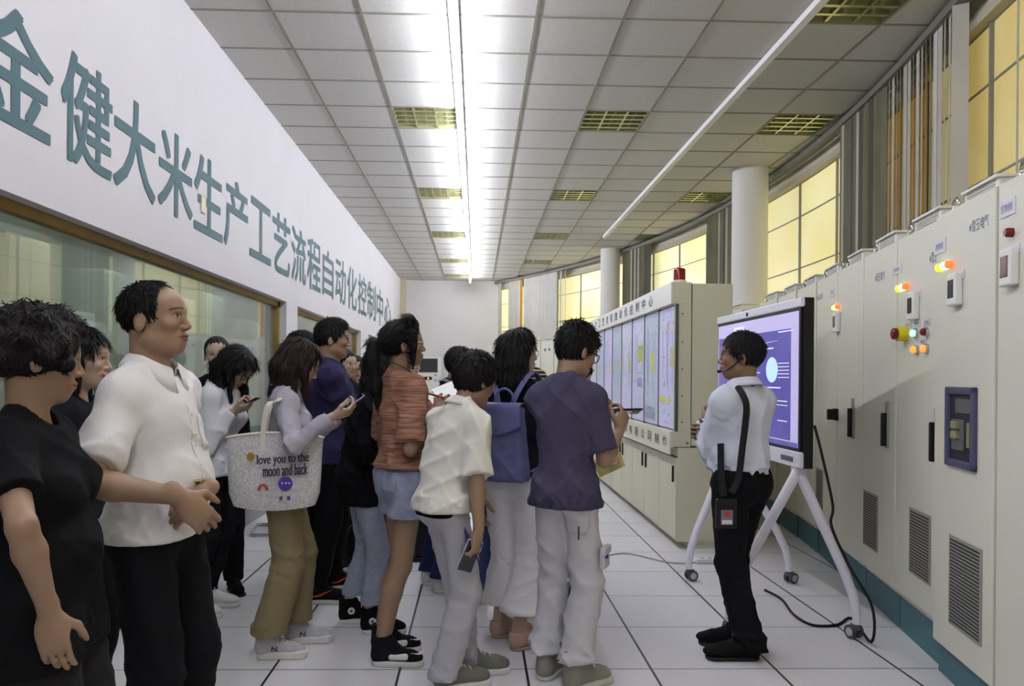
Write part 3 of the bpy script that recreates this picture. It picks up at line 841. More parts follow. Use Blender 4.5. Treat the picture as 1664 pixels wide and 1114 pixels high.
for ym in (.06, Lt - .26): MB().bbox(.0, .06, ym, ym + .08, tz0 - .05, tz0 + .02, .012).build('mount', m_wpl, td)
# cables
c0 = lp_(FA)
pts = []
P0 = Vector((TX + .088, ty0 + .02, tz0 + .25)); A = Vector(FA)
cp = [P0, Vector((TX + .12, ty0 + .0, tz0 + .1)), Vector((TX + .18, ty0 - .02, tz0 - .2)), Vector((TX + .16, ty0 - .05, .62)), Vector((TX + .24, ty0 - .11, .4)), A + Vector((.05, -.07, .2)), A + Vector((.03, -.10, .02))]
fl_ = [Vector(floor_at(*q_)) + Vector((0, 0, .008)) for q_ in ((1384, 1006), (1360, 1017), (1320, 1017), (1290, 1000), (1270, 975), (1243, 960))]
def smooth_path(p, n=6):
    out = []
    p = [p[0]] + list(p) + [p[-1]]
    for i in range(1, len(p) - 2):
        for k in range(n):
            t = k / n; a, b, c, d = p[i - 1], p[i], p[i + 1], p[i + 2]
            out.append(0.5 * ((2 * b) + (-a + c) * t + (2 * a - 5 * b + 4 * c - d) * t * t + (-a + 3 * b - 3 * c + d) * t ** 3))
    out.append(p[-1]); return out
cb_ = MB().tube(smooth_path(cp + fl_), .008, 8).build('power_cable', m_blackm, smooth=True)
tag(cb_, 'black power cable dropping from the display and snaking over the floor', 'cable')
pw = floor_at(1165, 914)
MB_ = empty('power_strip', (pw[0], pw[1], 0), .1, 'white power strip lying on the floor behind the presenter', 'power strip')
MB().bbox(-.18, .18, -.03, .03, 0, .04, .008).build('body', m_wpl, MB_)
so = MB()
for k in range(5): so.disc((-.12 + k * .06, 0, .04), (0, 0, 1), .018, .002, 14)
so.build('sockets', m_grl, MB_)
fp = [Vector(floor_at(*q_)) + Vector((0, 0, .006)) for q_ in ((1138, 914), (1090, 915), (1020, 900), (980, 905))]
tag(MB().tube(smooth_path(fp), .005, 6).build('thin_cable', m_grl, smooth=True), 'thin pale cable lying across the floor by the console', 'cable')

# ------------------------------------------------------------------ air conditioner at the back wall
p0 = at(676, 579, BACK - .45); p1 = at(717, 579, BACK - .45)
aw = p1[0] - p0[0]; ah = p0[2]
ac = empty('air_conditioner', (p0[0], BACK - .45, 0), 0, 'white floor standing air conditioner against the back wall', 'air conditioner')
MB().bbox(0, aw, 0, .36, 0, ah, .02).build('body', m_white, ac)
MB().bbox(aw * .12, aw * .86, -.012, .002, ah - .42, ah - .05, .005).build('air_outlet', m_dark, ac)
lv = MB()
for k in range(7): lv.box(aw * .13, aw * .85, -.018, -.01, ah - .40 + k * .05, ah - .392 + k * .05)
lv.build('louvre', m_dk2, ac)
MB().bbox(aw * .3, aw * .64, -.012, .002, ah - .62, ah - .54, .004).build('control_panel', m_black, ac)
MB().box(aw * .46, aw * .52, -.014, -.011, ah - .595, ah - .565).build('control_light', m_amb, ac)
MB().bbox(aw * .72, aw * .83, -.006, .002, ah - .52, ah - .47, .002).bbox(aw * .72, aw * .83, -.006, .002, ah - .66, ah - .61, .002).build('blue_sticker', mat('pale_blue_sticker', '#8f98d8', 0.5), ac)
MB().box(aw * .2, aw * .42, -.004, .002, ah - 1.1, ah - 1.07).build('green_print', mat('green_print', '#74b087', 0.5), ac)

# ------------------------------------------------------------------ chair, bags on the floor
def office_chair(loc, rz, label):
    e = empty('cantilever_chair', loc, rz, label, 'chair')
    for s_ in (-1, 1):
        p_ = [Vector(q_) for q_ in ((.22, s_ * .25, .45), (.24, s_ * .25, .42), (.26, s_ * .25, .05), (.22, s_ * .25, .013), (-.2, s_ * .25, .013), (-.25, s_ * .23, .013))]
        MB().tube(smooth_path(p_), .0125, 10).build('frame', m_chrome, e, smooth=True)
    MB().tube([(-.25, -.23, .013), (-.25, .23, .013)], .0125, 10).build('floor_bar', m_chrome, e, smooth=True)
    MB().bbox(-.24, .24, -.23, .23, .44, .51, .03).build('seat', m_blackm, e, smooth=True)
    MB().bbox(-.27, -.2, -.23, .23, .5, .98, .03, Matrix.Rotation(-.12, 4, 'Y')).build('backrest', mat('charcoal_mesh_back', '#2c2d31', 0.7), e, smooth=True)
    return e
office_chair((-1.8, 7.15, 0), .15, 'black cantilever chair on chrome runners by the left glass wall')
m_bagl = mat('black_leather', '#0e0e10', 0.35, bump=.2, bscale=40)
def floor_bag(loc, rz, w, d, h, label):
    e = empty('handbag', loc, rz, label, 'bag')
    vs = []; ring = 24; fs = []
    for k, (sc, z) in enumerate(((.92, 0), (1, .06), (.98, .45), (.86, .8), (.72, 1.0))):
        for j in range(ring):
            t_ = 2 * math.pi * j / ring
            cx = abs(math.cos(t_)) ** .6 * math.copysign(1, math.cos(t_)); sy = abs(math.sin(t_)) ** .6 * math.copysign(1, math.sin(t_))
            vs.append((w / 2 * sc * cx, d / 2 * (sc if k < 2 else sc * (1 - .5 * (z - .06))) * sy, z * h))
    for k in range(4):
        for j in range(ring): fs.append((k * ring + j, k * ring + (j + 1) % ring, k * ring + ring + (j + 1) % ring, k * ring + ring + j))
    fs.append(tuple(range(ring - 1, -1, -1))); fs.append(tuple(4 * ring + j for j in range(ring)))
    MB().add(vs, fs).build('body', m_bagl, e, smooth=True)
    for s_ in (-1, 1): MB().tube(smooth_path([Vector((-.25 * w, s_ * .05, h * .95)), Vector((-.2 * w, s_ * .06, h * 1.25)), Vector((.2 * w, s_ * .06, h * 1.25)), Vector((.25 * w, s_ * .05, h * .95))]), .009, 8).build('handle', m_bagl, e, smooth=True)
    return e
p = floor_at(597, 925); floor_bag((p[0], p[1] + .17, 0), .1, .44, .24, .30, 'large black leather bag standing on the floor behind the man in black trousers')
p = floor_at(692, 912)
bx = empty('waste_bin', (p[0], p[1] + .12, 0), 0, 'black box on the floor between the shorts and the grey trousers', 'bin')
MB().bbox(-.09, .09, -.13, .13, .03, .46, .02).build('body', m_black, bx); MB().bbox(-.11, .11, -.15, .15, 0, .035, .01).build('base', m_blackm, bx)
# ------------------------------------------------------------------ figures: smooth solids on a grid, meshed as one surface
def smin(a, b, k):
    if k <= 0: return np.minimum(a, b)
    h = np.maximum(k - np.abs(a - b), 0) / k
    return np.minimum(a, b) - h * h * k * 0.25
def smax(a, b, k): return -smin(-a, -b, k)

def axis_pts(lo, hi, step, fine=()):
    """grid coordinates lo..hi with finer steps inside the (a, b, step) ranges"""
    out = [lo]; x = lo
    while x < hi:
        s = step
        for (a, b, st) in fine:
            if a - s < x < b: s = min(s, st)
        x += s; out.append(x)
    return np.array(out, np.float32)

class Grid:
    def __init__(self, xs, ys, zs):
        self.a = (xs, ys, zs)
        self.D = np.full((len(xs), len(ys), len(zs)), 1.0, np.float32)
    def sub(self, lo, hi):
        sl = []
        for k in range(3):
            i0 = max(0, int(np.searchsorted(self.a[k], lo[k])) - 1); i1 = min(len(self.a[k]), int(np.searchsorted(self.a[k], hi[k])) + 1)
            if i1 - i0 < 2: return None
            sl.append(slice(i0, i1))
        return tuple(sl)
    def pts(self, sl):
        return (self.a[0][sl[0]][:, None, None], self.a[1][sl[1]][None, :, None], self.a[2][sl[2]][None, None, :])
    def op(self, fn, lo, hi, k=0.02, mode='add', pad=0.03):
        lo = [v - pad - k for v in lo]; hi = [v + pad + k for v in hi]
        sl = self.sub(lo, hi)
        if sl is None: return
        d = fn(*self.pts(sl)).astype(np.float32)
        A = self.D[sl]
        if mode == 'add': self.D[sl] = smin(A, d, k)
        elif mode == 'sub': self.D[sl] = smax(A, -d, k)
    # primitives
    def cone(self, a, b, ra, rb, k=0.02, flat=None, mode='add'):
        """round cone a->b; flat = (direction, factor<1) thins it along that direction"""
        a = np.array(a, np.float32); b = np.array(b, np.float32); r = max(ra, rb)
        lo = np.minimum(a, b) - r; hi = np.maximum(a, b) + r
        ba = b - a; L2 = float(ba @ ba) + 1e-9
        def fn(X, Y, Z):
            px, py, pz = X - a[0], Y - a[1], Z - a[2]
            t = np.clip((px * ba[0] + py * ba[1] + pz * ba[2]) / L2, 0, 1)
            vx, vy, vz = px - t * ba[0], py - t * ba[1], pz - t * ba[2]
            q = vx * vx + vy * vy + vz * vz
            s = 1.0
            if flat is not None:
                n, f = flat
                c = vx * n[0] + vy * n[1] + vz * n[2]
                q = q + (1 / (f * f) - 1) * c * c; s = (1 + f) / 2
            return (np.sqrt(q) - (ra + (rb - ra) * t)) * s
        self.op(fn, lo, hi, k, mode)
    def ell(self, c, r, R=None, k=0.02, mode='add'):
        c = np.array(c, np.float32); r = np.array(r, np.float32)
        if R is None: R = np.eye(3, dtype=np.float32)
        R = np.array(R, np.float32)
        e = np.sqrt(((R * r[None, :]) ** 2).sum(1))
        def fn(X, Y, Z):
            px, py, pz = X - c[0], Y - c[1], Z - c[2]
            u = (px * R[0, 0] + py * R[1, 0] + pz * R[2, 0]) / r[0]
            v = (px * R[0, 1] + py * R[1, 1] + pz * R[2, 1]) / r[1]
            w = (px * R[0, 2] + py * R[1, 2] + pz * R[2, 2]) / r[2]
            k0 = np.sqrt(u * u + v * v + w * w) + 1e-6
            k1 = np.sqrt((u / r[0]) ** 2 + (v / r[1]) ** 2 + (w / r[2]) ** 2) + 1e-6
            return k0 * (k0 - 1) / k1
        self.op(fn, c - e, c + e, k, mode)
    def chain(self, pts, rs, k=0.02, flat=None):
        for i in range(len(pts) - 1): self.cone(pts[i], pts[i + 1], rs[i], rs[i + 1], k, flat)
    def cut(self, fn, k=0.0):
        """keep only where fn < 0"""
        sl = tuple(slice(0, len(a)) for a in self.a)
        self.D = smax(self.D, fn(*self.pts(sl)).astype(np.float32), k)
    def bump(self, fn):
        near = np.abs(self.D) < 0.05
        if not near.any(): return
        i, j, l = np.nonzero(near)
        self.D[i, j, l] += fn(self.a[0][i], self.a[1][j], self.a[2][l]).astype(np.float32)
    def mesh(self):
        D = self.D; S_ = D < 0
        nx, ny, nz = D.shape
        cnt = np.zeros((nx - 1, ny - 1, nz - 1), np.uint8)
        for i in (0, 1):
            for j in (0, 1):
                for l in (0, 1): cnt += S_[i:nx - 1 + i, j:ny - 1 + j, l:nz - 1 + l]
        act = (cnt > 0) & (cnt < 8)
        ci, cj, cl = np.nonzero(act)
        n = len(ci)
        if n == 0: return np.zeros((0, 3)), np.zeros((0, 4), int)
        idx = np.full(act.shape, -1, np.int32); idx[ci, cj, cl] = np.arange(n)
        acc = np.zeros((n, 3)); num = np.zeros(n)
        ax = self.a
        offs = [(i, j, l) for i in (0, 1) for j in (0, 1) for l in (0, 1)]
        for p in offs:
            for d in range(3):
                if p[d] == 1: continue
                q = list(p); q[d] = 1
                v0 = D[ci + p[0], cj + p[1], cl + p[2]]; v1 = D[ci + q[0], cj + q[1], cl + q[2]]
                m = (v0 < 0) != (v1 < 0)
                t = np.where(m, v0 / np.where(m, v0 - v1, 1), 0)
                P = [ax[0][ci + p[0]], ax[1][cj + p[1]], ax[2][cl + p[2]]]
                g = (ci, cj, cl)[d]
                P[d] = P[d] + t * (ax[d][g + 1] - ax[d][g])
                for e in range(3): acc[:, e] += np.where(m, P[e], 0)
                num += m
        V = acc / num[:, None]
        F = []
        for d in range(3):
            e1, e2 = [(1, 2), (2, 0), (0, 1)][d]
            a = [slice(1, -1)] * 3
            a[d] = slice(0, -1); b = list(a); b[d] = slice(1, None)
            s0 = S_[tuple(a)]; s1 = S_[tuple(b)]
            ii = np.nonzero(s0 != s1)
            if len(ii[0]) == 0: continue
            base = [ii[0].copy(), ii[1].copy(), ii[2].copy()]
            for e in range(3):
                if e != d: base[e] = base[e] + 1
            def cell(o1, o2):
                c = [base[0], base[1], base[2]]
                c[e1] = c[e1] - o1; c[e2] = c[e2] - o2
                return idx[c[0], c[1], c[2]]
            q = np.stack([cell(1, 1), cell(0, 1), cell(0, 0), cell(1, 0)], 1)
            fl = ~s0[ii]
            q[fl] = q[fl][:, ::-1]
            F.append(q)
        F = np.concatenate(F); F = F[(F >= 0).all(1)]
        return V, F
    def build(self, name, m, parent=None, color=None, smooth_it=1):
        V, F = self.mesh()
        for _ in range(smooth_it):                                  # light relaxation takes the grid steps out
            acc = np.zeros_like(V); n = np.zeros(len(V))
            C_ = V[F].mean(1)
            for c in range(4):
                np.add.at(acc, F[:, c], C_); np.add.at(n, F[:, c], 1)
            V = V * .4 + .6 * acc / np.maximum(n, 1)[:, None]
        me = bpy.data.meshes.new(name)
        me.vertices.add(len(V)); me.vertices.foreach_set('co', V.astype(np.float32).ravel())
        me.loops.add(len(F) * 4); me.loops.foreach_set('vertex_index', F.astype(np.int32).ravel())
        me.polygons.add(len(F)); me.polygons.foreach_set('loop_start', np.arange(0, len(F) * 4, 4, dtype=np.int32))
        me.polygons.foreach_set('loop_total', np.full(len(F), 4, np.int32))
        me.polygons.foreach_set('use_smooth', np.ones(len(F), bool))
        me.update(calc_edges=True)
        me.materials.append(m)
        if color is not None:
            ca = me.color_attributes.new('tint', 'FLOAT_COLOR', 'POINT')
            ca.data.foreach_set('color', color(V).astype(np.float32).ravel())
        o = bpy.data.objects.new(name, me)
        COL.objects.link(o)
        if parent is not None: o.parent = parent
        return o

def wrinkle(seed, amp, scale, stretch=(1, 1, 1)):
    """cloth folds: rounded ridges along wandering lines, coming and going over the surface"""
    r = np.random.RandomState(seed)
    W_ = []
    for f, a in ((1, 1), (1.35, .9), (1.9, .75), (2.6, .55), (3.6, .3)):
        d = r.normal(size=3) * np.array(stretch); d = d / np.linalg.norm(d) * scale * f
        W_.append((d, r.uniform(0, 6.28), a, r.normal(size=3) * scale * .28, r.uniform(0, 6.28), r.normal(size=3) * scale * .3, r.uniform(0, 6.28)))
    def fn(X, Y, Z):
        o = 0
        for w, ph, a, mw, mp, ww, wp in W_:
            warp = 1.1 * np.sin(X * ww[0] + Y * ww[1] + Z * ww[2] + wp)
            rg = 1 - np.abs(np.sin(.5 * (X * w[0] + Y * w[1] + Z * w[2] + ph) + warp))
            mk = .5 + .5 * np.sin(X * mw[0] + Y * mw[1] + Z * mw[2] + mp)
            o = o - a * (rg * rg * 1.5 - .30) * mk
        return o * amp
    return fn

def rot(ax, deg):
    return np.array(Matrix.Rotation(math.radians(deg), 3, ax))
def nrm(v):
    v = np.array(v, float); return v / (np.linalg.norm(v) + 1e-9)
# ------------------------------------------------------------------ skin, hair, cloth
def skin_mat():
    m = bpy.data.materials.new('skin'); m.use_nodes = True
    nt = m.node_tree; b = nt.nodes['Principled BSDF']
    a = nt.nodes.new('ShaderNodeAttribute'); a.attribute_name = 'tint'
    nt.links.new(a.outputs['Color'], b.inputs['Base Color'])
    b.inputs['Roughness'].default_value = 0.48; b.inputs['Specular IOR Level'].default_value = 0.35
    try:
        b.inputs['Subsurface Weight'].default_value = 0.05
        b.inputs['Subsurface Radius'].default_value = (0.012, 0.005, 0.003)
        b.inputs['Subsurface Scale'].default_value = 0.6
    except Exception: pass
    return m
M_SKIN = skin_mat()
def hair_mat(name, col):
    return mat(name, col, 0.55, bump=0.55, bscale=24, stretch=(6, 6, 0.35), spec=0.22)
H_BLACK = hair_mat('black_hair', '#131113'); H_BROWN = hair_mat('dark_brown_hair', '#241713'); H_SOFT = hair_mat('soft_black_hair', '#171416')
def cloth(name, col, **k):
    k.setdefault('rough', 0.85); k.setdefault('bump', 0.12); k.setdefault('bscale', 300); k.setdefault('spec', 0.15)
    return mat(name, col, **k)
SKIN_LIGHT = np.array(C('#b29a86')[:3]); SKIN_MID = np.array(C('#947861')[:3]); SKIN_TAN = np.array(C('#80654e')[:3])

HEAD_C = (-.012, 0, .032)
def add_head(g, hc, R, hs, male, smile=0.0, mouth_open=0):
    def P(x, y, z): return hc + R @ (np.array([x, y, z]) * hs)
    def E(c, r, k=.02, mode='add', rr=None): g.ell(P(*c), np.array(r) * hs, R if rr is None else R @ rr, k * hs, mode)
    def K(a, b, ra, rb, k=.02, mode='add', flat=None): g.cone(P(*a), P(*b), ra * hs, rb * hs, k * hs, flat, mode)
    E(HEAD_C, (.097, .075, .085), .02)
    E((.028, 0, -.03), (.060, .060, .082), .04)
    E((.046, 0, .035), (.050, .058, .052), .03)
    jw = .053 if male else .046
    E((.028, 0, -.075), (.050, jw, .040), .03)
    E((.067, 0, -.098), (.020, .022, .018), .025)
    if male:
        K((.0, .048, -.07), (.055, .02, -.098), .018, .016, .03); K((.0, -.048, -.07), (.055, -.02, -.098), .018, .016, .03)
    K((.083, .034, .016), (.088, .008, .014), .009, .009, .02); K((.083, -.034, .016), (.088, -.008, .014), .009, .009, .02)
    for s in (-1, 1):
        E((.066, s * .040, -.026), (.022, .020, .018), .025)
        E((.097, s * .031, .001), (.013, .016, .0085), .010, 'sub')
        E((.0785, s * .031, .000), (.0125, .0145, .0095), .004)
    E((.080, 0, -.068), (.018, .027, .020), .02)                                       # muzzle
    K((.088, 0, .010), (.110, 0, -.034), .0075, .0105, .014)
    for s in (-1, 1): E((.098, s * .0125, -.0385), (.011, .0085, .0075), .008)
    E((.0965, 0, -.0625), (.0085, .021 + .004 * smile, .0055), .006)
    E((.0945, 0, -.0735), (.0085, .018 + .003 * smile, .0065), .006)
    for s in (-1, 1):                                                                  # mouth line
        K((.1045, 0, -.068), (.086, s * (.025 + .004 * smile), -.068 + .006 * smile), .0018, .0015, .003, 'sub')
        rr = rot('Z', -s * 18) @ rot('Y', 12)
        E((-.010, s * .080, -.014), (.019, .0075, .031), .006, 'add', rr)
        E((-.004, s * .089, -.010), (.010, .006, .018), .006, 'sub', rr)

def face_tint(V, hc, R, hs, base, male, lips=(.42, .12, .11), smile=0, beard=0.0):
    q = (V - hc) @ R / hs
    x, y, z = q[:, 0], q[:, 1], q[:, 2]
    col = np.tile(np.append(base, 1.0), (len(V), 1))
    def blend(m, c, a=1.0):
        m = np.clip(m, 0, 1)[:, None] * a
        col[:, :3] = col[:, :3] * (1 - m) + np.array(c) * m
    front = np.clip((x - .045) / .02, 0, 1)
    def blob(cy, cz, ry, rz, soft=.35):
        d = np.sqrt(((y - cy) / ry) ** 2 + ((z - cz) / rz) ** 2)
        return np.clip((1 + soft - d) / soft, 0, 1) * front
    for s in (-1, 1):
        blend(blob(s * .04, -.03, .026, .02, .9), base * np.array([1.04, .9, .87]), .35)
    lipc = np.array(lips) if not male else base * np.array([.72, .5, .48])
    blend(blob(0, -.0685, .024 + .004 * smile, .0105, .3), lipc)
    blend(blob(0, -.068 + 0.0, .025 + .004 * smile, .0014, .6), lipc * .25)
    if smile > .5: blend(blob(0, -.066, .017, .0035, .3), (.72, .68, .62))
    if beard: blend(np.clip((-.052 - z) / .02, 0, 1) * np.clip((x - .0) / .03, 0, 1) * np.clip((z + .13) / .02, 0, 1) * (np.abs(y) < .08), base * .55, beard)
    dk = (.012, .009, .008)
    for s in (-1, 1):
        t = (y * s - .031) / .0165
        arch = .0045 * (1 - t * t)
        blend(np.clip(1.25 - np.abs(z - .0015 - (.0048 if smile < .5 else .0042) * (1 - t * t)) / .0022, 0, 1) * (np.abs(t) < 1.05) * front, dk, .85)     # upper lid
        eye = (np.abs(t) < .98) * (z < .0015 + arch) * (z > -.0005 - .0042 * (1 - t * t)) * front
        blend(eye.astype(float), (.36, .33, .31))
        blend(blob(s * .031, .0012, .0056, .0056, .25) * eye, (.02, .012, .009))
        tb = (y * s - .033) / .022
        br = np.clip(1.3 - np.abs(z - .021 - .004 * (1 - tb * tb) + (.002 * tb)) / (.0042 if male else .0027), 0, 1) * (np.abs(tb) < 1) * front
        blend(br, (.018, .013, .012), .9 if male else .75)
    for s in (-1, 1):
        d = np.sqrt(((y - s * .008) / .004) ** 2 + ((z + .0445) / .0028) ** 2)
        blend(np.clip(1.4 - d, 0, 1) * (x > .085), base * .25)
    return col

def hand(g, side, w, d, n, sc=1.0, curl=(25, 30, 20), thumb=0.5, spread=1.0):
    """palm, four bent fingers of different lengths and a thumb leaving the side of the palm; side = 'L' or 'R'"""
    d = nrm(d); n = nrm(n - d * np.dot(n, d)) if True else n
    s = np.cross(d, n) * (1 if side == 'R' else -1)
    R = np.stack([d, s, n], 1)
    g.cone(w - d * .03 * sc, w + d * .03 * sc, .026 * sc, .027 * sc, .012, (n, .72))
    g.ell(w + d * .055 * sc, np.array([.052, .041, .0150]) * sc, R, .012)
    g.ell(w + d * .035 * sc + s * .022 * sc + n * .008 * sc, np.array([.034, .019, .015]) * sc, R, .012)
    g.ell(w + d * .040 * sc - s * .024 * sc + n * .006 * sc, np.array([.036, .014, .013]) * sc, R, .012)
    tips = []
    for f, (off, ln) in enumerate(((.030, .93), (.0105, 1.03), (-.0095, .96), (-.0285, .76))):
        b = w + d * (.092 - .004 * abs(f - 1)) * sc + s * off * sc
        pts = [w + d * .07 * sc + s * off * .95 * sc, b]; a = 0
        sp = s * (off * .9 * spread)
        for (l, c) in zip((.043, .027, .021), curl):
            a += c * (1 + .06 * f)
            dr = nrm(d * math.cos(math.radians(a)) + n * math.sin(math.radians(a)) + sp)
            pts.append(pts[-1] + dr * l * ln * sc)
        g.chain(pts, [.0095 * sc, .0094 * sc, .0083 * sc, .0076 * sc, .0066 * sc], .004)
        tips.append(pts[-1])
    tb = w + d * .022 * sc + s * .026 * sc + n * .006 * sc
    d1 = nrm(d * .62 + s * .72 + n * (.15 + .5 * thumb)); d2 = nrm(d * .85 + s * .30 * (1 - thumb) + n * (.1 + .6 * thumb))
    g.chain([tb, tb + d1 * .042 * sc, tb + d1 * .042 * sc + d2 * .032 * sc, tb + d1 * .042 * sc + d2 * .032 * sc + nrm(d2 + n * .2) * .024 * sc],
            [.0145 * sc, .0115 * sc, .0098 * sc, .0078 * sc], .006)
    return dict(w=w, d=d, n=n, s=s, grip=w + d * .085 * sc + n * .03 * sc, tips=tips)

def ik(a, c, l1, l2, hint):
    v = c - a; D = np.linalg.norm(v)
    D2 = min(max(D, abs(l1 - l2) + .02), (l1 + l2) * .998)
    u = v / (D + 1e-9); c = a + u * D2
    x = (l1 * l1 - l2 * l2 + D2 * D2) / (2 * D2)
    h = math.sqrt(max(0, l1 * l1 - x * x))
    hint = np.array(hint, float); p = nrm(hint - u * np.dot(hint, u))
    return a + u * x + p * h, c

def cone_cut(g, a, b, ra, rb, planes, k=.02, flat=None):
    """round cone trimmed by planes (point, outward normal)"""
    a = np.array(a, np.float32); b = np.array(b, np.float32); r = max(ra, rb)
    ba = b - a; L2 = float(ba @ ba) + 1e-9
    def fn(X, Y, Z):
        px, py, pz = X - a[0], Y - a[1], Z - a[2]
        t = np.clip((px * ba[0] + py * ba[1] + pz * ba[2]) / L2, 0, 1.3)
        vx, vy, vz = px - t * ba[0], py - t * ba[1], pz - t * ba[2]
        q = vx * vx + vy * vy + vz * vz; s = 1.0
        if flat is not None:
            n, f = flat; c = vx * n[0] + vy * n[1] + vz * n[2]; q = q + (1 / (f * f) - 1) * c * c; s = (1 + f) / 2
        d = (np.sqrt(q) - (ra + (rb - ra) * t)) * s
        for p, n in planes: d = smax(d, (X - p[0]) * n[0] + (Y - p[1]) * n[1] + (Z - p[2]) * n[2], .004)
        return d
    e = b + ba * .3
    g.op(fn, np.minimum(np.minimum(a, b), e) - r, np.maximum(np.maximum(a, b), e) + r, k)

SHOE = {}
def shoe_mesh(style):
    if style in SHOE: return SHOE[style]
    P = dict(low=(.035, .028, .044), chunky=(.04, .042, .047), high=(.075, .03, .043), dress=(.028, .02, .042), boot=(.11, .03, .046), flat=(.02, .018, .042))[style]
    h, th, w = P
    g = Grid(axis_pts(-.03, .30, .0045), axis_pts(-.075, .075, .0045), axis_pts(-.01, .24, .0045))
    pointy = style == 'dress'
    g.cone((.04, 0, .055), (.19, 0, .045), .047, .040, .02, ((0, 1, 0), w / .05))
    g.ell((.205 if not pointy else .215, 0, .040), (.062 if not pointy else .068, w, .034 if not pointy else .03), None, .02)
    g.cone((.035, 0, .05), (.032, 0, .065 + h), .046, .044, .02, ((0, 1, 0), .9))
    g.cone((.13, 0, .06), (.065, 0, .075 + h), .034, .036, .025)
    def fz(X, Y, Z): return np.maximum(th * .6 - Z, (Z - (.08 + h + np.maximum(0, X - .03) * .3)))+ 0 * X + 0 * Y
    g.cut(fz, .006)
    up = g.mesh()
    g2 = Grid(axis_pts(-.03, .30, .0045), axis_pts(-.075, .075, .0045), axis_pts(-.02, .1, .0045))
    def fs(X, Y, Z):
        t = np.clip((X - .04) / .17, 0, 1)
        dx = X - (.04 + .17 * t); r = .041 + t * (w - .038) + .003
        d = np.sqrt(dx * dx + Y * Y) - r - (0.012 * np.clip((X - .2) / .06, 0, 1))
        return smax(d, np.abs(Z - th / 2) - th / 2, .008) + 0 * X
    g2.op(fs, (-.02, -.07, -.01), (.29, .07, .1), 0.0)
    so = g2.mesh()
    SHOE[style] = (up, so, th, h)
    return SHOE[style]
def raw_mesh(name, VF, m):
    V, F = VF
    me = bpy.data.meshes.new(name); me.from_pydata(V.tolist(), [], F.tolist())
    me.polygons.foreach_set('use_smooth', [True] * len(me.polygons)); me.materials.append(m)
    o = bpy.data.objects.new(name, me); COL.objects.link(o)
    return o
M_lace = None
def shoe(par, xy, yaw, style, m_up, m_sole, lace=None, sc=1.0, side=1, extra=None):
    up, so, th, h = shoe_mesh(style)
    o = raw_mesh('shoe', up, m_up); o.parent = par
    o.location = (xy[0], xy[1], 0); o.rotation_euler = (0, 0, math.radians(yaw)); o.scale = (sc, sc, sc)
    s = raw_mesh('sole', so, m_sole); s.parent = o
    if lace is not None:
        lb = MB()
        for i in range(4 if h < .06 else 6):
            t = i / (3 if h < .06 else 5)
            x = .165 - .085 * t; z = .083 + (.012 + h * .75) * t
            lb.tube(smooth_path([Vector((x, -.026, z - .012)), Vector((x, -.012, z + .004)), Vector((x - .004, .012, z + .004)), Vector((x - .008, .026, z - .012))], 3), .0034, 6)
        z = .10 + h * .8
        lb.tube([(.085, 0, z), (.105, .03, z + .006), (.12, .035, z - .02)], .003, 6).tube([(.085, 0, z), (.105, -.03, z + .006), (.12, -.035, z - .02)], .003, 6)
        lb.build('laces', lace, o, smooth=True)
    if extra: extra(o)
    return o

def patch(ob, o, d, size, name, m, off=.003, down=.0):
    """pocket sewn on a garment: a panel that follows the cloth under it; o, d in the figure frame"""
    from mathutils.bvhtree import BVHTree
    me = ob.data
    bv = BVHTree.FromPolygons([v.co.copy() for v in me.vertices], [tuple(q.vertices) for q in me.polygons])
    d = Vector(d).normalized(); o = Vector(o); up_ = Vector((0, 0, 1)); sd = d.cross(up_).normalized()
    n = 9; V = []; F = []
    for i in range(n):
        for j in range(n):
            u, v = (j / (n - 1) - .5), (i / (n - 1) - .5)
            if v < -.3: u *= 1 - (-.3 - v) * 1.2
            h = bv.ray_cast(o + sd * u * size[0] + up_ * v * size[1], d)
            if h[0] is None: return None
            V.append(h[0] - d * off)
    for i in range(n - 1):
        for j in range(n - 1): F.append((i * n + j, i * n + j + 1, i * n + n + j + 1, i * n + n + j))
    q = MB().add(V, F).build(name, m, ob, smooth=True)
    md_ = q.modifiers.new('thickness', 'SOLIDIFY'); md_.thickness = .004; md_.offset = 0
    return q

def make_collar(par, m, nb, R, nr, s, stand=1.0):
    """turned-down collar: a stand round the neck and a leaf falling over it, open at the throat"""
    fx, fy = R[:, 0], R[:, 1]; nd = nrm(R @ np.array([.16, 0, 1])); fx = nrm(fx - nd * np.dot(fx, nd)); fy = np.cross(nd, fx)
    c = nb + R @ np.array([.004, 0, -.012])
    n = 36; V = []; F = []
    for i in range(n + 1):
        t = math.radians(13 + (360 - 26) * i / n)
        cf = math.cos(t); front = max(0, cf)
        d = fx * cf + fy * math.sin(t)
        ht = (.052 * stand - .030 * (front ** 1.5)) * s
        pt = max(0, (front - .55) / .45)                             # towards the collar points
        r0 = nr * 1.10
        rows = [(r0 + .004, ht - .040), (r0 + .002, ht - .006), (r0 + .006, ht), (r0 + .012, ht - .004), (r0 + .026, ht - .026 - .010 * pt), (r0 + .036 + .010 * pt, ht - .046 - .034 * pt)]
        for r, h in rows: V.append(c + d * (r * (1 + .10 * front)) + nd * h)
    k = 6
    for i in range(n):
        for j in range(k - 1): F.append((i * k + j, i * k + j + 1, i * k + k + j + 1, i * k + k + j))
    o = MB().add([Vector(v) for v in V], F).build('collar', m, par, smooth=True)
    sd = o.modifiers.new('thickness', 'SOLIDIFY'); sd.thickness = .004; sd.offset = 0
    return o

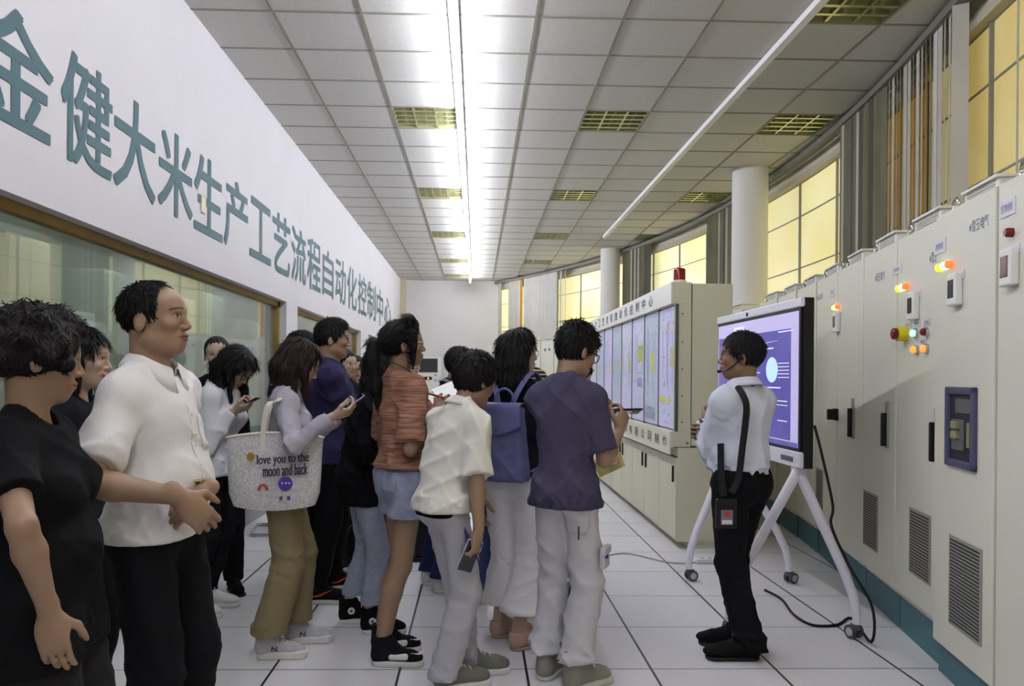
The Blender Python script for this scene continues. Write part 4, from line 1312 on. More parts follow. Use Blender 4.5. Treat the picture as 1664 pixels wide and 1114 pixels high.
# ------------------------------------------------------------------ one person
def person(label, pos, heading, H=1.68, male=True, lean=0, twist=0, side_lean=0, head=(0, 0, 0), skin=None, hair=None, hairm=None, top=None, bottom=None,
           arms=None, feet=None, shoes=None, detail=1.0, build=1.0, smile=0.0, lips=(.42, .12, .11), beard=0.0, belly=0.0, group=None, hs=None, seed=1, neck=0.0, hands=True):
    s = H / 1.70
    e = empty('person', (pos[0], pos[1], 0), math.radians(heading), label, 'person', group)
    hd = math.radians(heading)
    def L(p):                                                        # room -> figure frame
        p = np.array(p, float) - np.array([pos[0], pos[1], 0])
        return np.array([p[0] * math.cos(hd) + p[1] * math.sin(hd), -p[0] * math.sin(hd) + p[1] * math.cos(hd), p[2]])
    def Wd(p): return np.array([pos[0] + p[0] * math.cos(hd) - p[1] * math.sin(hd), pos[1] + p[0] * math.sin(hd) + p[1] * math.cos(hd), p[2]])
    R = rot('Y', lean) @ rot('X', side_lean) @ rot('Z', twist)
    Rm = rot('Y', lean * .5) @ rot('X', side_lean * .5) @ rot('Z', twist * .5)
    piv = np.array([0, 0, .95]) * s
    def up(x, y, z): return piv + R @ (np.array([x, y, z]) * s - piv)
    def md(x, y, z): return piv + Rm @ (np.array([x, y, z]) * s - piv)
    b = build
    hs = hs or (1.0 if male else .965)
    Rh = rot('Z', head[0]) @ rot('Y', head[1]) @ rot('X', head[2])
    nb = up(-.012, 0, 1.43)
    hc = nb + (R @ np.array([.004, 0, .07]) + Rh @ np.array([.018 + neck, 0, .088 * hs / 1.0])) * s
    sw = (.146 if male else .127) * (.35 + .65 * b)
    sh = {'L': up(-.008, sw, 1.345), 'R': up(-.008, -sw, 1.345)}
    if arms is None: arms = {}
    A = {}
    for sd, sg in (('L', 1), ('R', -1)):
        a = arms.get(sd, {})
        tg = L(a['at']) if 'at' in a else (np.array(a['loc']) * s if 'loc' in a else sh[sd] + np.array([.06, sg * .05, -.53]) * s)
        hint = a.get('hint', (-.5, sg * .35, -.6))
        if 'elbow' in a: hint = L(a['elbow']) - (sh[sd] + tg) * .5
        el, wr = ik(sh[sd], tg, .285 * s, .245 * s, hint)
        fd = nrm(wr - el)
        def lv(v): return np.array([v[0] * math.cos(hd) + v[1] * math.sin(hd), -v[0] * math.sin(hd) + v[1] * math.cos(hd), v[2]], float)
        dd = nrm(a['dir']) if 'dir' in a else (nrm(lv(a['wdir'])) if 'wdir' in a else fd)
        nn = lv(a['wpalm']) if 'wpalm' in a else np.array(a.get('palm', (0, -sg, 0)), float)
        A[sd] = dict(sh=sh[sd], el=el, wr=wr, d=dd, n=nn, curl=a.get('curl', (18, 22, 14)), thumb=a.get('thumb', .4), hide=a.get('hide', False))
    feet = feet or {'L': (-.05, .10, 8), 'R': (-.05, -.10, -8)}
    G = {}
    for sd, sg in (('L', 1), ('R', -1)):
        if len(feet[sd]) == 4:                                       # ('w', X, Y, direction) measured in the room
            q_ = L((feet[sd][1], feet[sd][2], 0)); fx, fy, fyaw = float(q_[0]), float(q_[1]), feet[sd][3] - heading
        else: fx, fy, fyaw = feet[sd]
        y = math.radians(fyaw)
        ank = np.array([fx + .04 * math.cos(y), fy + .04 * math.sin(y), .085])
        hip = np.array([0, sg * .080 * s * b, .90 * s])
        kn, an = ik(hip, ank, .42 * s, .41 * s, (math.cos(y), math.sin(y), 0))
        G[sd] = dict(hip=hip, kn=kn, an=ank, yaw=fyaw, xy=(fx, fy))
    allp = np.array([hc, nb] + [A[q][k] for q in 'LR' for k in ('sh', 'el', 'wr')] + [G[q][k] for q in 'LR' for k in ('hip', 'kn', 'an')])
    lo = allp.min(0) - .17; hi = allp.max(0) + .17; lo[2] = .02; hi[2] = max(hi[2], hc[2] + .15)
    fh = .0031 * detail; fb = .010 * max(1, detail * .9)
    fin = [[], [], []]
    for k, (a0, a1) in enumerate(((.13, .14), (.105, .105), (.14, .14))): fin[k].append((hc[k] - a0, hc[k] + a1, fh))
    for q in 'LR':
        if not A[q]['hide'] and hands:
            hc2 = A[q]['wr'] + A[q]['d'] * .08
            for k in range(3): fin[k].append((hc2[k] - .1, hc2[k] + .1, .0046 * max(1, detail * .85)))
    def torso(g, f, k=.032, pel=None, upto=9):
        """trunk inflated by f (pelvis by pel)"""
        I = f; J = f if pel is None else pel
        if male:
            g.ell(md(-.004, 0, .94), np.array([.098 * b + J, .130 * b + J, .13 + J]) * s, Rm, k)
            for sg in (1, -1): g.ell(md(-.040, sg * .054 * b, .895), np.array([.074, .074, .08]) * s * b + J, Rm, .04)
            g.ell(md(.010 + belly * .4, 0, 1.07), np.array([.094 * b + belly + J, .116 * b + belly * .5 + J, .15 + I]) * s, Rm, k)
            g.ell(up(.002, 0, 1.225), np.array([.098 * b + I, .130 * b + I, .165 + I]) * s, R, k)
            g.ell(up(-.012, 0, 1.29), np.array([.082 * b + I, .138 * b + I, .10 + I]) * s, R, k)
            for sg in (1, -1):
                g.cone(up(-.01, 0, 1.365), up(-.008, sg * sw, 1.345), (.050 + I) * s, (.044 * b + I) * s, k)
                g.cone(up(-.022, sg * .02, 1.418), up(-.012, sg * sw * .85, 1.372), (.032 + I) * s, (.026 + I) * s, k)
        else:
            g.ell(md(-.008, 0, .93), np.array([.094 * b + J, .130 * b + J, .13 + J]) * s, Rm, k)
            for sg in (1, -1): g.ell(md(-.042, sg * .054 * b, .89), np.array([.076, .076, .08]) * s * b + J, Rm, .04)
            g.ell(md(.004 + belly * .4, 0, 1.07), np.array([.082 * b + belly + J, .103 * b + belly * .5 + J, .14 + I]) * s, Rm, k)
            g.ell(up(.0, 0, 1.22), np.array([.088 * b + I, .114 * b + I, .16 + I]) * s, R, k)
            for sg in (1, -1):
                g.ell(up(.062 * b, sg * .060 * b, 1.225), np.array([.048 * b + I, .052 * b + I, .052 + I]) * s, R, k)
                g.cone(up(-.01, 0, 1.36), up(-.008, sg * sw, 1.345), (.044 + I) * s, (.038 * b + I) * s, k)
                g.cone(up(-.022, sg * .018, 1.415), up(-.012, sg * sw * .85, 1.37), (.026 + I) * s, (.023 + I) * s, k)
    nr = (.058 if male else .047) * s * (.5 + .5 * b)
    # ---- body: one continuous skin surface
    g = Grid(*[axis_pts(lo[k], hi[k], fb, fin[k]) for k in range(3)])
    torso(g, -.006)
    g.cone(nb - R @ np.array([0, 0, .03]), hc + Rh @ np.array([-.025, 0, -.045]) * hs, nr * 1.06, nr * .95, .03)
    add_head(g, hc, Rh, hs, male, smile)
    am = 1.0 if male else .84
    HI = {}
    for q in 'LR':
        a = A[q]
        g.ell(a['sh'], np.array([.046, .046, .050]) * s * am, None, .025)
        cov = .82 if (top and top.get('sleeve', .62) > 1) else 1.0
        g.cone(a['sh'], a['el'], .046 * s * am * b * cov, .038 * s * am * cov, .02)
        mid = a['el'] * .72 + a['wr'] * .28
        am_, am = am, am * (.5 + .5 * cov)
        g.cone(a['el'], mid, .038 * s * am, .041 * s * am * (.6 + .4 * b), .015)
        g.cone(mid, a['wr'], .041 * s * am * (.6 + .4 * b), .025 * s * am, .015)
        am = am_
        if not a['hide'] and hands: HI[q] = hand(g, q, a['wr'] + a['d'] * .004, a['d'], a['n'], (1.03 if male else .93) * s / 1.0, a['curl'], a['thumb'])
        else: g.ell(a['wr'] + a['d'] * .06, (.04, .04, .04), None, .02)
    lm = 1.0 if male else .95
    if bottom and bottom.get('hem', .07) < .3: lm *= .80
    for q in 'LR':
        p = G[q]
        g.cone(p['hip'], p['kn'], .078 * s * b * lm, .053 * s * lm, .03)
        cal = p['kn'] * .68 + p['an'] * .32 - np.array([math.cos(math.radians(p['yaw'])), math.sin(math.radians(p['yaw'])), 0]) * .016
        g.cone(p['kn'], cal, .052 * s * lm, .053 * s * lm * (.5 + .5 * b), .02); g.cone(cal, p['an'], .053 * s * lm * (.5 + .5 * b), .035 * s, .02)
        yy = math.radians(p['yaw'])
        g.cone(p['an'] - np.array([0, 0, .035]), p['an'] + np.array([math.cos(yy) * .1, math.sin(yy) * .1, -.05]), .034 * s, .028 * s, .02)
    base = skin if skin is not None else SKIN_MID
    g.build('body', M_SKIN, e, lambda V: face_tint(V, hc, Rh, hs, base, male, lips, smile, beard), 1)
    info = dict(e=e, L=L, W=Wd, hc=hc, Rh=Rh, R=R, hs=hs, A=A, G=G, H=HI, up=up, md=md, s=s, nb=nb, sh=sh, torso=torso)
    # ---- trousers / shorts
    if bottom:
        st = .0085 * max(1, detail * .8)
        hem = bottom.get('hem', .07); ws = bottom.get('waist', 1.0) * s
        tk = G
        pts = np.array([p[k] for p in (G['L'], G['R']) for k in ('hip', 'kn', 'an')])
        g = Grid(*[axis_pts(pts[:, k].min() - .22, (pts[:, k].max() + .22) if k < 2 else ws + .05, st) for k in range(3)])
        g.a = (g.a[0], g.a[1], axis_pts(max(0.02, hem - .04), ws + .05, st)); g.D = np.full([len(x) for x in g.a], 1.0, np.float32)
        rh, rk, rb_ = bottom.get('r', (.088, .068, .064))
        torso(g, .012)
        for q in 'LR':
            p = G[q]
            top_ = p['hip'] + np.array([0, 0, .02])
            g.cone(top_, p['kn'], rh * s * b, rk * s, .03)
            low = p['an'] + (p['an'] - p['kn']) * .12
            g.cone(p['kn'], low, rk * s, rb_ * s, .02)
        fw = wrinkle(seed + 5, bottom.get('fold', .0035) * 1.6, bottom.get('fscale', 30), (1, 1, 1.5))
        fw2 = wrinkle(seed + 9, .014, 48, (.5, .5, 2.0))
        def bmp(X, Y, Z):
            t = np.clip(1 - np.abs(Z - .10) / .16, 0, 1) * bottom.get('stack', .6)
            kx = np.clip(1 - np.abs(Z - .48 * s) / .12, 0, 1) * .35
            return fw(X, Y, Z) + fw2(X, Y, Z) * (t + kx)
        g.bump(bmp)
        g.cut(lambda X, Y, Z: np.maximum(Z - ws, hem - Z) + 0 * X + 0 * Y, .004)
        tr = g.build(bottom.get('name', 'trousers'), bottom['m'], e)
        info['trousers'] = tr
        if bottom.get('cuff'):
            for q in 'LR':
                p = G[q]; an = p['an']; kn = p['kn']
                t = (hem + .02 - an[2]) / (kn[2] - an[2]); c = an + (kn - an) * t
                if hem > kn[2]:
                    hp = p['hip']; t = (hem + .02 - kn[2]) / (hp[2] - kn[2]); c = kn + (hp - kn) * t
                    rr = (rk + (rh - rk) * t) * s * (.5 + .5 * b)
                else: rr = (rb_ + (rk - rb_) * max(0, t)) * s
                n = 40; ring = []
                MB().lathe([(rr * .92, -.022), (rr + .003, -.024), (rr + .005, .0), (rr + .003, .022), (rr * .92, .02)], (c[0], c[1], hem + .022), n).build('cuff', bottom.get('cuff'), tr, smooth=True)
        if bottom.get('belt'):
            g = Grid(axis_pts(-.25, .25, .006), axis_pts(-.25, .25, .006), axis_pts(ws - .07, ws + .03, .006))
            torso(g, .019)
            g.cut(lambda X, Y, Z: np.abs(Z - ws + .012) - .019 + 0 * X + 0 * Y, .004)
            g.build('belt', bottom['belt'], e)
    # ---- top
    if top:
        st = .0075 * max(1, detail * .8)
        lz = top.get('loose', .02); hem = top.get('hem', .86) * s; sl = top.get('sleeve', .62)
        pts = np.array([A[q][k] for q in 'LR' for k in ('sh', 'el', 'wr')] + [nb])
        l2 = np.minimum(pts.min(0), -.2) - .1; h2 = np.maximum(pts.max(0), .2) + .1
        g = Grid(axis_pts(l2[0], h2[0], st), axis_pts(l2[1], h2[1], st), axis_pts(hem - .03, max(nb[2] + .14, pts[:, 2].max() + .1), st))
        tuck = top.get('tuck', False)
        torso(g, lz, pel=(.004 if tuck else max(lz, .016)))
        if not tuck and bottom:
            X_ = .024
            torso(g, X_, pel=X_)
            rh, rk, rb_ = bottom.get('r', (.088, .068, .064))
            for q in 'LR':
                p = G[q]; g.cone(p['hip'] + np.array([0, 0, .02]), p['kn'], rh * s * b + .014, rk * s + .014, .05)
        hr = top.get('hem_r', .134 if male else .130) * s * b
        c0 = up(0, 0, 1.2); c1 = md(top.get('hem_x', 0.0), 0, hem / s)
        c1 = np.array([c1[0], c1[1], hem - .02])
        if tuck: c1 = c1 + np.array([0, 0, .10 * s]); hr = top.get('hem_r', .135 * s * b)
        g.cone(c0, c1, (.108 if male else .098) * s * b + lz * s, hr, .04, (nrm(R @ np.array([1, 0, 0])), top.get('flat', .76)))
        if belly: g.ell(md(.02 + belly * .5, 0, 1.05), np.array([.10 * b + belly + lz, .14 * b + lz, .13]) * s, Rm, .05)
        for sg, q in ((1, 'L'), (-1, 'R')):
            a = A[q]; cutp = []
            rs = (.052 if male else .045) * s * b * top.get('sleeve_r', 1.0)
            if sl <= 1:
                pe = a['sh'] + (a['el'] - a['sh']) * sl; ax = nrm(a['el'] - a['sh'])
                cone_cut(g, a['sh'], pe, rs + lz * .5, rs + .006 + top.get('flare', .006), [(pe, ax)], .03)
            else:
                g.cone(a['sh'], a['el'], rs + lz * .4, rs * .86, .025)
                f = nrm(a['wr'] - a['el']); pe = a['wr'] - f * (top.get('cuff_gap', .012)) * 1.0
                if sl < 2: pe = a['el'] + (a['wr'] - a['el']) * (sl - 1)
                cone_cut(g, a['el'], pe, rs * .86, rs * top.get('wrist', .64), [(pe, f)], .02)
        fw = wrinkle(seed, top.get('fold', .0045) * 1.7, top.get('fscale', 26), top.get('fdir', (1.2, 1.2, .8)))
        fw2 = wrinkle(seed + 3, .012, 50, (1, 1, 1.6))
        els = [A[q]['el'] for q in 'LR']
        def bmp(X, Y, Z):
            o = fw(X, Y, Z)
            t = np.clip(1 - np.abs(Z - hem - .05) / .12, 0, 1) * top.get('bunch', .4)
            if sl > 1:
                for el in els: t = np.maximum(t, np.clip(1 - np.sqrt((X - el[0]) ** 2 + (Y - el[1]) ** 2 + (Z - el[2]) ** 2) / .14, 0, 1) * .8)
            for q in 'LR':
                el = A[q]['sh'] * .9 + A[q]['el'] * .1 - np.array([0, 0, .06])
                t = np.maximum(t, np.clip(1 - np.sqrt((X - el[0]) ** 2 + (Y - el[1]) ** 2 + (Z - el[2]) ** 2) / .13, 0, 1) * .6)
            return o + fw2(X, Y, Z) * t
        g.bump(bmp)
        tilt = top.get('tilt', 0)
        g.cut(lambda X, Y, Z: hem - Z + tilt * X + 0 * Y, .005)
        nd = nrm(R @ np.array([.12, 0, 1]))
        nbase = nb + R @ np.array([.0, 0, -.015])
        g.cone(nbase - nd * .012 + R @ np.array([.014, 0, 0]), nbase + nd * .2, nr * top.get('neck', 1.14), nr * 1.25, .008, None, 'sub')
        if top.get('v'):
            g.cone(nb + R @ np.array([.075, 0, .04]) * s, up(.12, 0, 1.33), .040 * s, .008, .01, None, 'sub')
        if top.get('extra'): top['extra'](g, info)
        tp = g.build(top.get('name', 'shirt'), top['m'], e)
        info['top'] = tp
        if top.get('collar'): make_collar(tp, top['m'], nb, R, nr, s, top.get('stand', 1.0))
        if top.get('buttons'):
            D = g.D; ax = g.a
            jy = int(np.argmin(np.abs(ax[1])))
            def front(z, y=0.0):
                jy = int(np.argmin(np.abs(ax[1] - y))); kz = int(np.argmin(np.abs(ax[2] - z)))
                ii = np.nonzero(D[:, jy, kz] < 0)[0]
                return None if len(ii) == 0 else float(ax[0][ii[-1]])
            z = nb[2] - .11
            pl = []
            while z > hem + .02:
                x = front(z)
                if x is not None: pl.append((x, z))
                z -= .02
            if len(pl) > 3:
                MB().ribbon([Vector((x + .003, .0, z)) for x, z in pl], (0, 1, 0), .03, .003).build('placket', top['m'], tp, smooth=True)
                for x, z in pl[2::5]: MB().disc((x + .0045, 0, z), (1, 0, .1), .0055, .002, 12).build('button', mat('shirt_button', '#cfcdc8', .4), tp)
    # ---- hair
    if hair: make_hair(e, hair, hairm or H_BLACK, hc, Rh, hs, detail, seed)
    if shoes:
        for sg, q in ((1, 'L'), (-1, 'R')):
            p = G[q]; yy = math.radians(p['yaw'])
            off = np.array([math.cos(yy), math.sin(yy)]) * -.035
            shoe(e, np.array(p['xy']) + off + np.array([math.cos(yy), math.sin(yy)]) * .035, p['yaw'], shoes['style'], shoes['m'], shoes['sole'], shoes.get('lace'), shoes.get('sc', 1.0) * (1.0 if male else .92), sg, shoes.get('extra'))
    return info

def make_hair(e, style, m, hc, R, hs, detail, seed):
    kind = style['kind']; ln = style.get('len', 0)
    t, ts, tb = style.get('top', .02), style.get('side', .010), style.get('back', .014)
    st = .0042 * max(1, detail * .85)
    drop = style.get('len', .0)
    ext = .16 if kind != 'pony' else .2
    g = Grid(axis_pts(hc[0] - ext, hc[0] + .15, st), axis_pts(hc[1] - .16, hc[1] + .16, st), axis_pts(hc[2] - .14 - drop, hc[2] + .17, st))
    def P(x, y, z): return hc + R @ (np.array([x, y, z]) * hs)
    def T(X, Y, Z):
        px, py, pz = X - hc[0], Y - hc[1], Z - hc[2]
        return tuple((px * R[0, k] + py * R[1, k] + pz * R[2, k]) / hs for k in range(3))
    g.ell(P(-.012 - (tb - .01) * .3, 0, .032), np.array([.097 + tb, .075 + ts, .086 + t]) * hs, R, .02)
    if style.get('vol'):
        g.ell(P(*style['vol'][0]), np.array(style['vol'][1]) * hs, R, .03)
    # bare the face, the ears' front and the nape
    fc = style.get('face', ((.108, 0, -.038), (.076, .105, .106)))
    if fc: g.ell(P(*fc[0]), np.array(fc[1]) * hs, R, .008 * hs, 'sub')
    nape = style.get('nape', -.075); ear = style.get('ear', 1)
    def keep(X, Y, Z):
        x, y, z = T(X, Y, Z)
        lim = np.maximum(nape, -.012 + (x - .022) * ear) if ear else nape + 0 * x
        return (lim - z) * hs * .7
    g.cut(keep, .008)
    r_ = np.random.RandomState(seed)
    dn = np.array([0, 0, -1.0])
    if kind in ('long', 'bob', 'pony', 'curly'):
        if kind == 'long':
            L_ = ln
            for (x, y, r0, r1, sw_) in ((-.055, .045, .05, .036, .0), (-.055, -.045, .05, .036, .0), (-.07, 0, .05, .04, -.01), (-.01, .068, .034, .026, .01), (-.01, -.068, .034, .026, .01)):
                a = P(x, y, .0); b_ = P(x - .01, y * 1.05, -.06); c = b_ + dn * (L_ - .06) + R @ np.array([style.get('fwd', 0) + sw_, y * .15, 0])
                g.chain([a, b_, (b_ + c) / 2 + R @ np.array([-.008, 0, 0]), c], [r0, r0 * .98, (r0 + r1) / 2, r1], .03)
            for y in style.get('front', ()):                       # locks in front of the ear
                a = P(.040, y * .068, .035); b_ = P(.042, y * .074, -.03); c = b_ + dn * (L_ * style.get('flen', .55)) + R @ np.array([style.get('fwd', 0), 0, 0])
                g.chain([a, b_, c], [.022, .022, .012], .02)
        if kind == 'bob':
            for (x, y) in ((-.055, .045), (-.055, -.045), (-.07, 0), (-.012, .066), (-.012, -.066)):
                g.chain([P(x, y, 0), P(x, y * 1.1, -.08), P(x + .01, y * 1.1, -.08) + dn * ln], [.045 if abs(y) < .06 else .03, .042 if abs(y) < .06 else .03, .022], .03)
        if kind == 'curly':
            for i in range(70):
                th = r_.uniform(0, 6.28); ph = r_.uniform(-.35, 1.35)
                d = np.array([math.cos(th) * math.cos(ph), math.sin(th) * math.cos(ph), math.sin(ph)])
                if d[0] > .62 and d[2] < .55: continue
                c = np.array([-.012, 0, .02]) + d * np.array([.105 + tb * .6, .085 + ts * .6, .095 + t * .5])
                if c[2] < -.07: continue
                g.ell(P(*c), np.array([1, 1, 1]) * r_.uniform(.016, .028) * hs, None, .016)
        if kind == 'pony':
            ty = style.get('tie', (-.105, 0, .03))
            a = P(*ty)
            d0 = R @ np.array([-1, style.get('py', 0), .15])
            c1 = a + d0 * .045; c2 = c1 + d0 * .01 + dn * .08; c3 = c2 + dn * (ln * .55) + R @ np.array([.02, 0, 0]); c4 = c2 + dn * ln + R @ np.array([.045, 0, 0])
            g.chain([P(-.08, 0, .035), a, c1, c2, c3, c4], [.035, .020, .028, .038, .036, .010], .015)
        if style.get('front') and kind == 'pony':
            for y in style['front']:
                a = P(.045, y * .066, .05); b_ = P(.042, y * .074, -.02); c = b_ + dn * style.get('flen', .09) + R @ np.array([.0, 0, 0])
                g.chain([a, b_, c], [.018, .015, .006], .02)
        if style.get('roll'):                                          # hair roll above the forehead
            g.cone(P(.035, .03, .125), P(.035, -.03, .125), .030 * hs, .030 * hs, .015)
            g.cone(P(.06, 0, .10), P(.035, 0, .13), .03 * hs, .028 * hs, .02)
        if style.get('fringe'):
            for i in range(7):
                y = -.054 + i * .018
                g.chain([P(.045, y * .7, .105), P(.078, y * .9, .075), P(.088 - y * y * 6, y, .030 - style.get('fringe') * abs(y) * .3)], [.016, .013, .006], .012)
    fw = np.random.RandomState(seed + 21)
    ph = fw.uniform(0, 6.28, 6)
    def strands(X, Y, Z):
        x, y, z = T(X, Y, Z)
        th = np.arctan2(y, x + .012)
        long_ = kind in ('long', 'bob', 'pony')
        rad = np.sqrt((x + .012) ** 2 + y * y)
        a = np.sin(th * 22 + z * 18 + ph[0] + 2 * np.sin(z * 14 + ph[3])) + .7 * np.sin(th * 41 + z * (10 if long_ else 55) + ph[1]) + .5 * np.sin(th * 13 - z * 30 + ph[2])
        b_ = (.0022 if long_ else .0011) * a
        if not long_: b_ = b_ + style.get('spike', .002) * np.sin(x * 260 + y * 130 + ph[4]) * np.sin(y * 240 - x * 90 + ph[5]) * np.clip(z / .06, 0, 1)
        return b_
    g.bump(strands)
    if style.get('extra'): style['extra'](g, P)
    o = g.build('hair', m, e)
    if detail < 1.45 and not style.get('sleek'): add_strands(o, hc, R, hs, kind, seed, style)
    return o
def add_strands(o, hc, R, hs, kind, seed, style):
    """locks of hair lying along the surface, joined to the same mesh"""
    me = o.data; n = len(me.vertices)
    V = np.empty(n * 3, np.float32); me.vertices.foreach_get('co', V); V = V.reshape(-1, 3).astype(float)
    N = np.empty(n * 3, np.float32); me.vertex_normals.foreach_get('vector', N); N = N.reshape(-1, 3).astype(float)
    r = np.random.RandomState(seed + 4)
    long_ = kind in ('long', 'bob', 'pony')
    q0 = (V - hc) @ R / hs
    face_ = (q0[:, 0] > (.055 if kind == 'curly' else .085)) & (q0[:, 2] < .07)
    ok = np.nonzero(~face_ & (np.einsum('ij,ij->i', N, (V - (hc - R @ np.array([.012, 0, -.02])))) > 0.02))[0]
    cnt = 2600 if kind != 'curly' else 2200
    pick = r.choice(ok, min(cnt, len(ok)), replace=False)
    p = V[pick]; nn = N[pick]; q = q0[pick]
    if long_:
        f = np.tile(np.array([0, 0, -1.0]), (len(p), 1)); top = np.clip(q[:, 2] / .08, 0, 1)[:, None]
        out = q.copy(); out[:, 2] = -.03; out = out @ R.T
        f = f * (1 - top * .7) + out / (np.linalg.norm(out, axis=1)[:, None] + 1e-6) * top
        if kind == 'pony':
            back = (np.array(style.get('tie', (-.105, 0, .03))) - q); cap_ = (q[:, 0] > -.10)[:, None]
            b_ = back @ R.T; b_ = b_ / (np.linalg.norm(b_, axis=1)[:, None] + 1e-6); f = np.where(cap_, b_, f)
        ln = r.uniform(.03, .07, len(p)); lift = .0018
    else:
        crown = np.array([-.045, .01, .115])
        f = q - crown; f[:, 2] -= .03; f = f @ R.T
        f = f + r.normal(size=f.shape) * (.02 if kind != 'curly' else .10)
        ln = r.uniform(.012, .030, len(p)) * (1 + style.get('spike', .002) * 90 * np.clip(q[:, 2] / .1, 0, 1)); lift = .0016 + style.get('spike', .002) * .9
        if kind == 'curly': lift = .0022; ln = ln * .9; f = f + np.array([0, 0, -.06])
    f = f - nn * np.einsum('ij,ij->i', f, nn)[:, None]; f = f / (np.linalg.norm(f, axis=1)[:, None] + 1e-6)
    f = f + r.normal(size=f.shape) * (.05 if kind == 'pony' else .10)
    sd = np.cross(f, nn); sd /= np.linalg.norm(sd, axis=1)[:, None] + 1e-6
    w = r.uniform(.0014, .0030, len(p))[:, None]; lf = (r.uniform(.3, 1.2, len(p)) * lift)[:, None]
    rows = []
    for t, wt, h in ((0, .7, -.2), (.4, 1, .8), (.75, .75, 1.0), (1.0, .12, .9 if not long_ else .5)):
        c = p + f * (ln[:, None] * t) + nn * lf * h
        rows += [c - sd * w * wt, c + sd * w * wt]
    A = np.stack(rows, 1).reshape(-1, 3); m = len(p); base = n + np.arange(m) * 8
    F = np.concatenate([np.stack([base + 2 * i, base + 2 * i + 1, base + 2 * i + 3, base + 2 * i + 2], 1) for i in range(3)])
    nf = len(me.polygons); nl = len(me.loops)
    me2 = bpy.data.meshes.new('hair')
    li = np.empty(nl, np.int32); me.loops.foreach_get('vertex_index', li)
    AV = np.concatenate([V, A]).astype(np.float32); AL = np.concatenate([li, F.ravel().astype(np.int32)])
    tot = len(AL) // 4
    me2.vertices.add(len(AV)); me2.vertices.foreach_set('co', AV.ravel()); me2.loops.add(len(AL)); me2.loops.foreach_set('vertex_index', AL)
    me2.polygons.add(tot); me2.polygons.foreach_set('loop_start', np.arange(0, tot * 4, 4, dtype=np.int32)); me2.polygons.foreach_set('loop_total', np.full(tot, 4, np.int32))
    me2.polygons.foreach_set('use_smooth', np.ones(tot, bool)); me2.update(calc_edges=True)
    for mm in me.materials: me2.materials.append(mm)
    o.data = me2; bpy.data.meshes.remove(me)

def glasses(info, m, wire=.0016, rx=.021, rz=.018, sq=2.6, y0=.033, lens=True):
    hc, R, hs, e = info['hc'], info['Rh'], info['hs'], info['e']
    def P(x, y, z): return Vector(hc + R @ (np.array([x, y, z]) * hs))
    f = MB()
    for s in (-1, 1):
        pts = []
        for i in range(28):
            a = 2 * math.pi * i / 28
            c, n = math.cos(a), math.sin(a)
            r = 1 / (abs(c) ** sq + abs(n) ** sq) ** (1 / sq)
            pts.append(P(.107 - .006 * abs((y0 + rx * r * c) / .05), s * (y0 + rx * r * c), -.002 + rz * r * n))
        f.tube(pts, wire * 1.1, 8, closed=True)
        f.tube([P(.101, s * (y0 + rx), .004), P(.085, s * .071, .006), P(.0, s * .081, .006), P(-.02, s * .079, -.008)], wire, 8)
    f.tube([P(.107, -.011, .002), P(.111, 0, .006), P(.107, .011, .002)], wire, 8)
    return f.build('glasses', m, e, smooth=True)

def place(info, p, q=None):
    return Vector(info['W'](p))
def phone(info, side, label, m_back, m_front, size=(.075, .155, .008), tilt=None, off=(0, 0, 0), cat='phone', lens=False, n=None, long=None):
    """a telephone lying in the hand; its own thing"""
    h = info['H'][side]
    o = h['w'] + h['d'] * (.085 + off[0]) + h['n'] * (.022 + off[1]) + h['s'] * off[2]
    ax = nrm(long) if long is not None else h['s']
    nn = nrm(n) if n is not None else h['n']
    nn = nrm(nn - ax * np.dot(nn, ax)); dd = np.cross(nn, ax)
    hd = info['e'].rotation_euler.z
    M = Matrix.Translation(info['e'].location) @ Matrix.Rotation(hd, 4, 'Z') @ Matrix(((dd[0], ax[0], nn[0], o[0]), (dd[1], ax[1], nn[1], o[1]), (dd[2], ax[2], nn[2], o[2]), (0, 0, 0, 1)))
    r = empty('phone', (0, 0, 0), 0, label, cat); r.matrix_world = M
    w, l, t = size
    MB().bbox(-w / 2, w / 2, -l / 2, l / 2, -t / 2, t / 2 - .0005, .003).build('case', m_back, r, smooth=True)
    MB().box(-w / 2 + .004, w / 2 - .004, -l / 2 + .005, l / 2 - .005, t / 2 - .0008, t / 2 + .0003).build('screen', m_front, r)
    return r
# ------------------------------------------------------------------ the people
def on(k): return True
W_SOLE = mat('white_rubber_sole', '#d9d8d2', 0.6); G_SOLE = mat('offwhite_sole', '#c9c8ba', 0.6); B_SOLE = mat('black_sole', '#121213', 0.6)
W_SHOE = cloth('white_canvas', '#d6d5cf'); S_SHOE = cloth('silver_mesh', '#b9b8bd', var=.15, vscale=30); K_SHOE = cloth('black_knit', '#101012'); PK_SHOE = cloth('pink_suede', '#b8978a'); GR_SHOE = cloth('grey_suede', '#8b897f')
LC_W = mat('white_laces', '#dededa', 0.8); LC_B = mat('black_laces', '#18181a', 0.8)
BLK = cloth('black_cotton', '#0e0e11'); BLK2 = cloth('black_trouser_wool', '#121216'); NAVY = cloth('navy_cotton', '#14141f')
WSH = cloth('white_shirt_cotton', '#e4e2e2', var=.04, vscale=3); WSH2 = cloth('cream_white_cotton', '#dedcd3', var=.04, vscale=3); WSH3 = cloth('pale_blue_white_shirt', '#d3d6e4', bscale=600)
PH_B = mat('black_phone', '#0b0b0d', 0.25); PH_S = mat('phone_glass', '#0a0b10', 0.06, spec=.8)

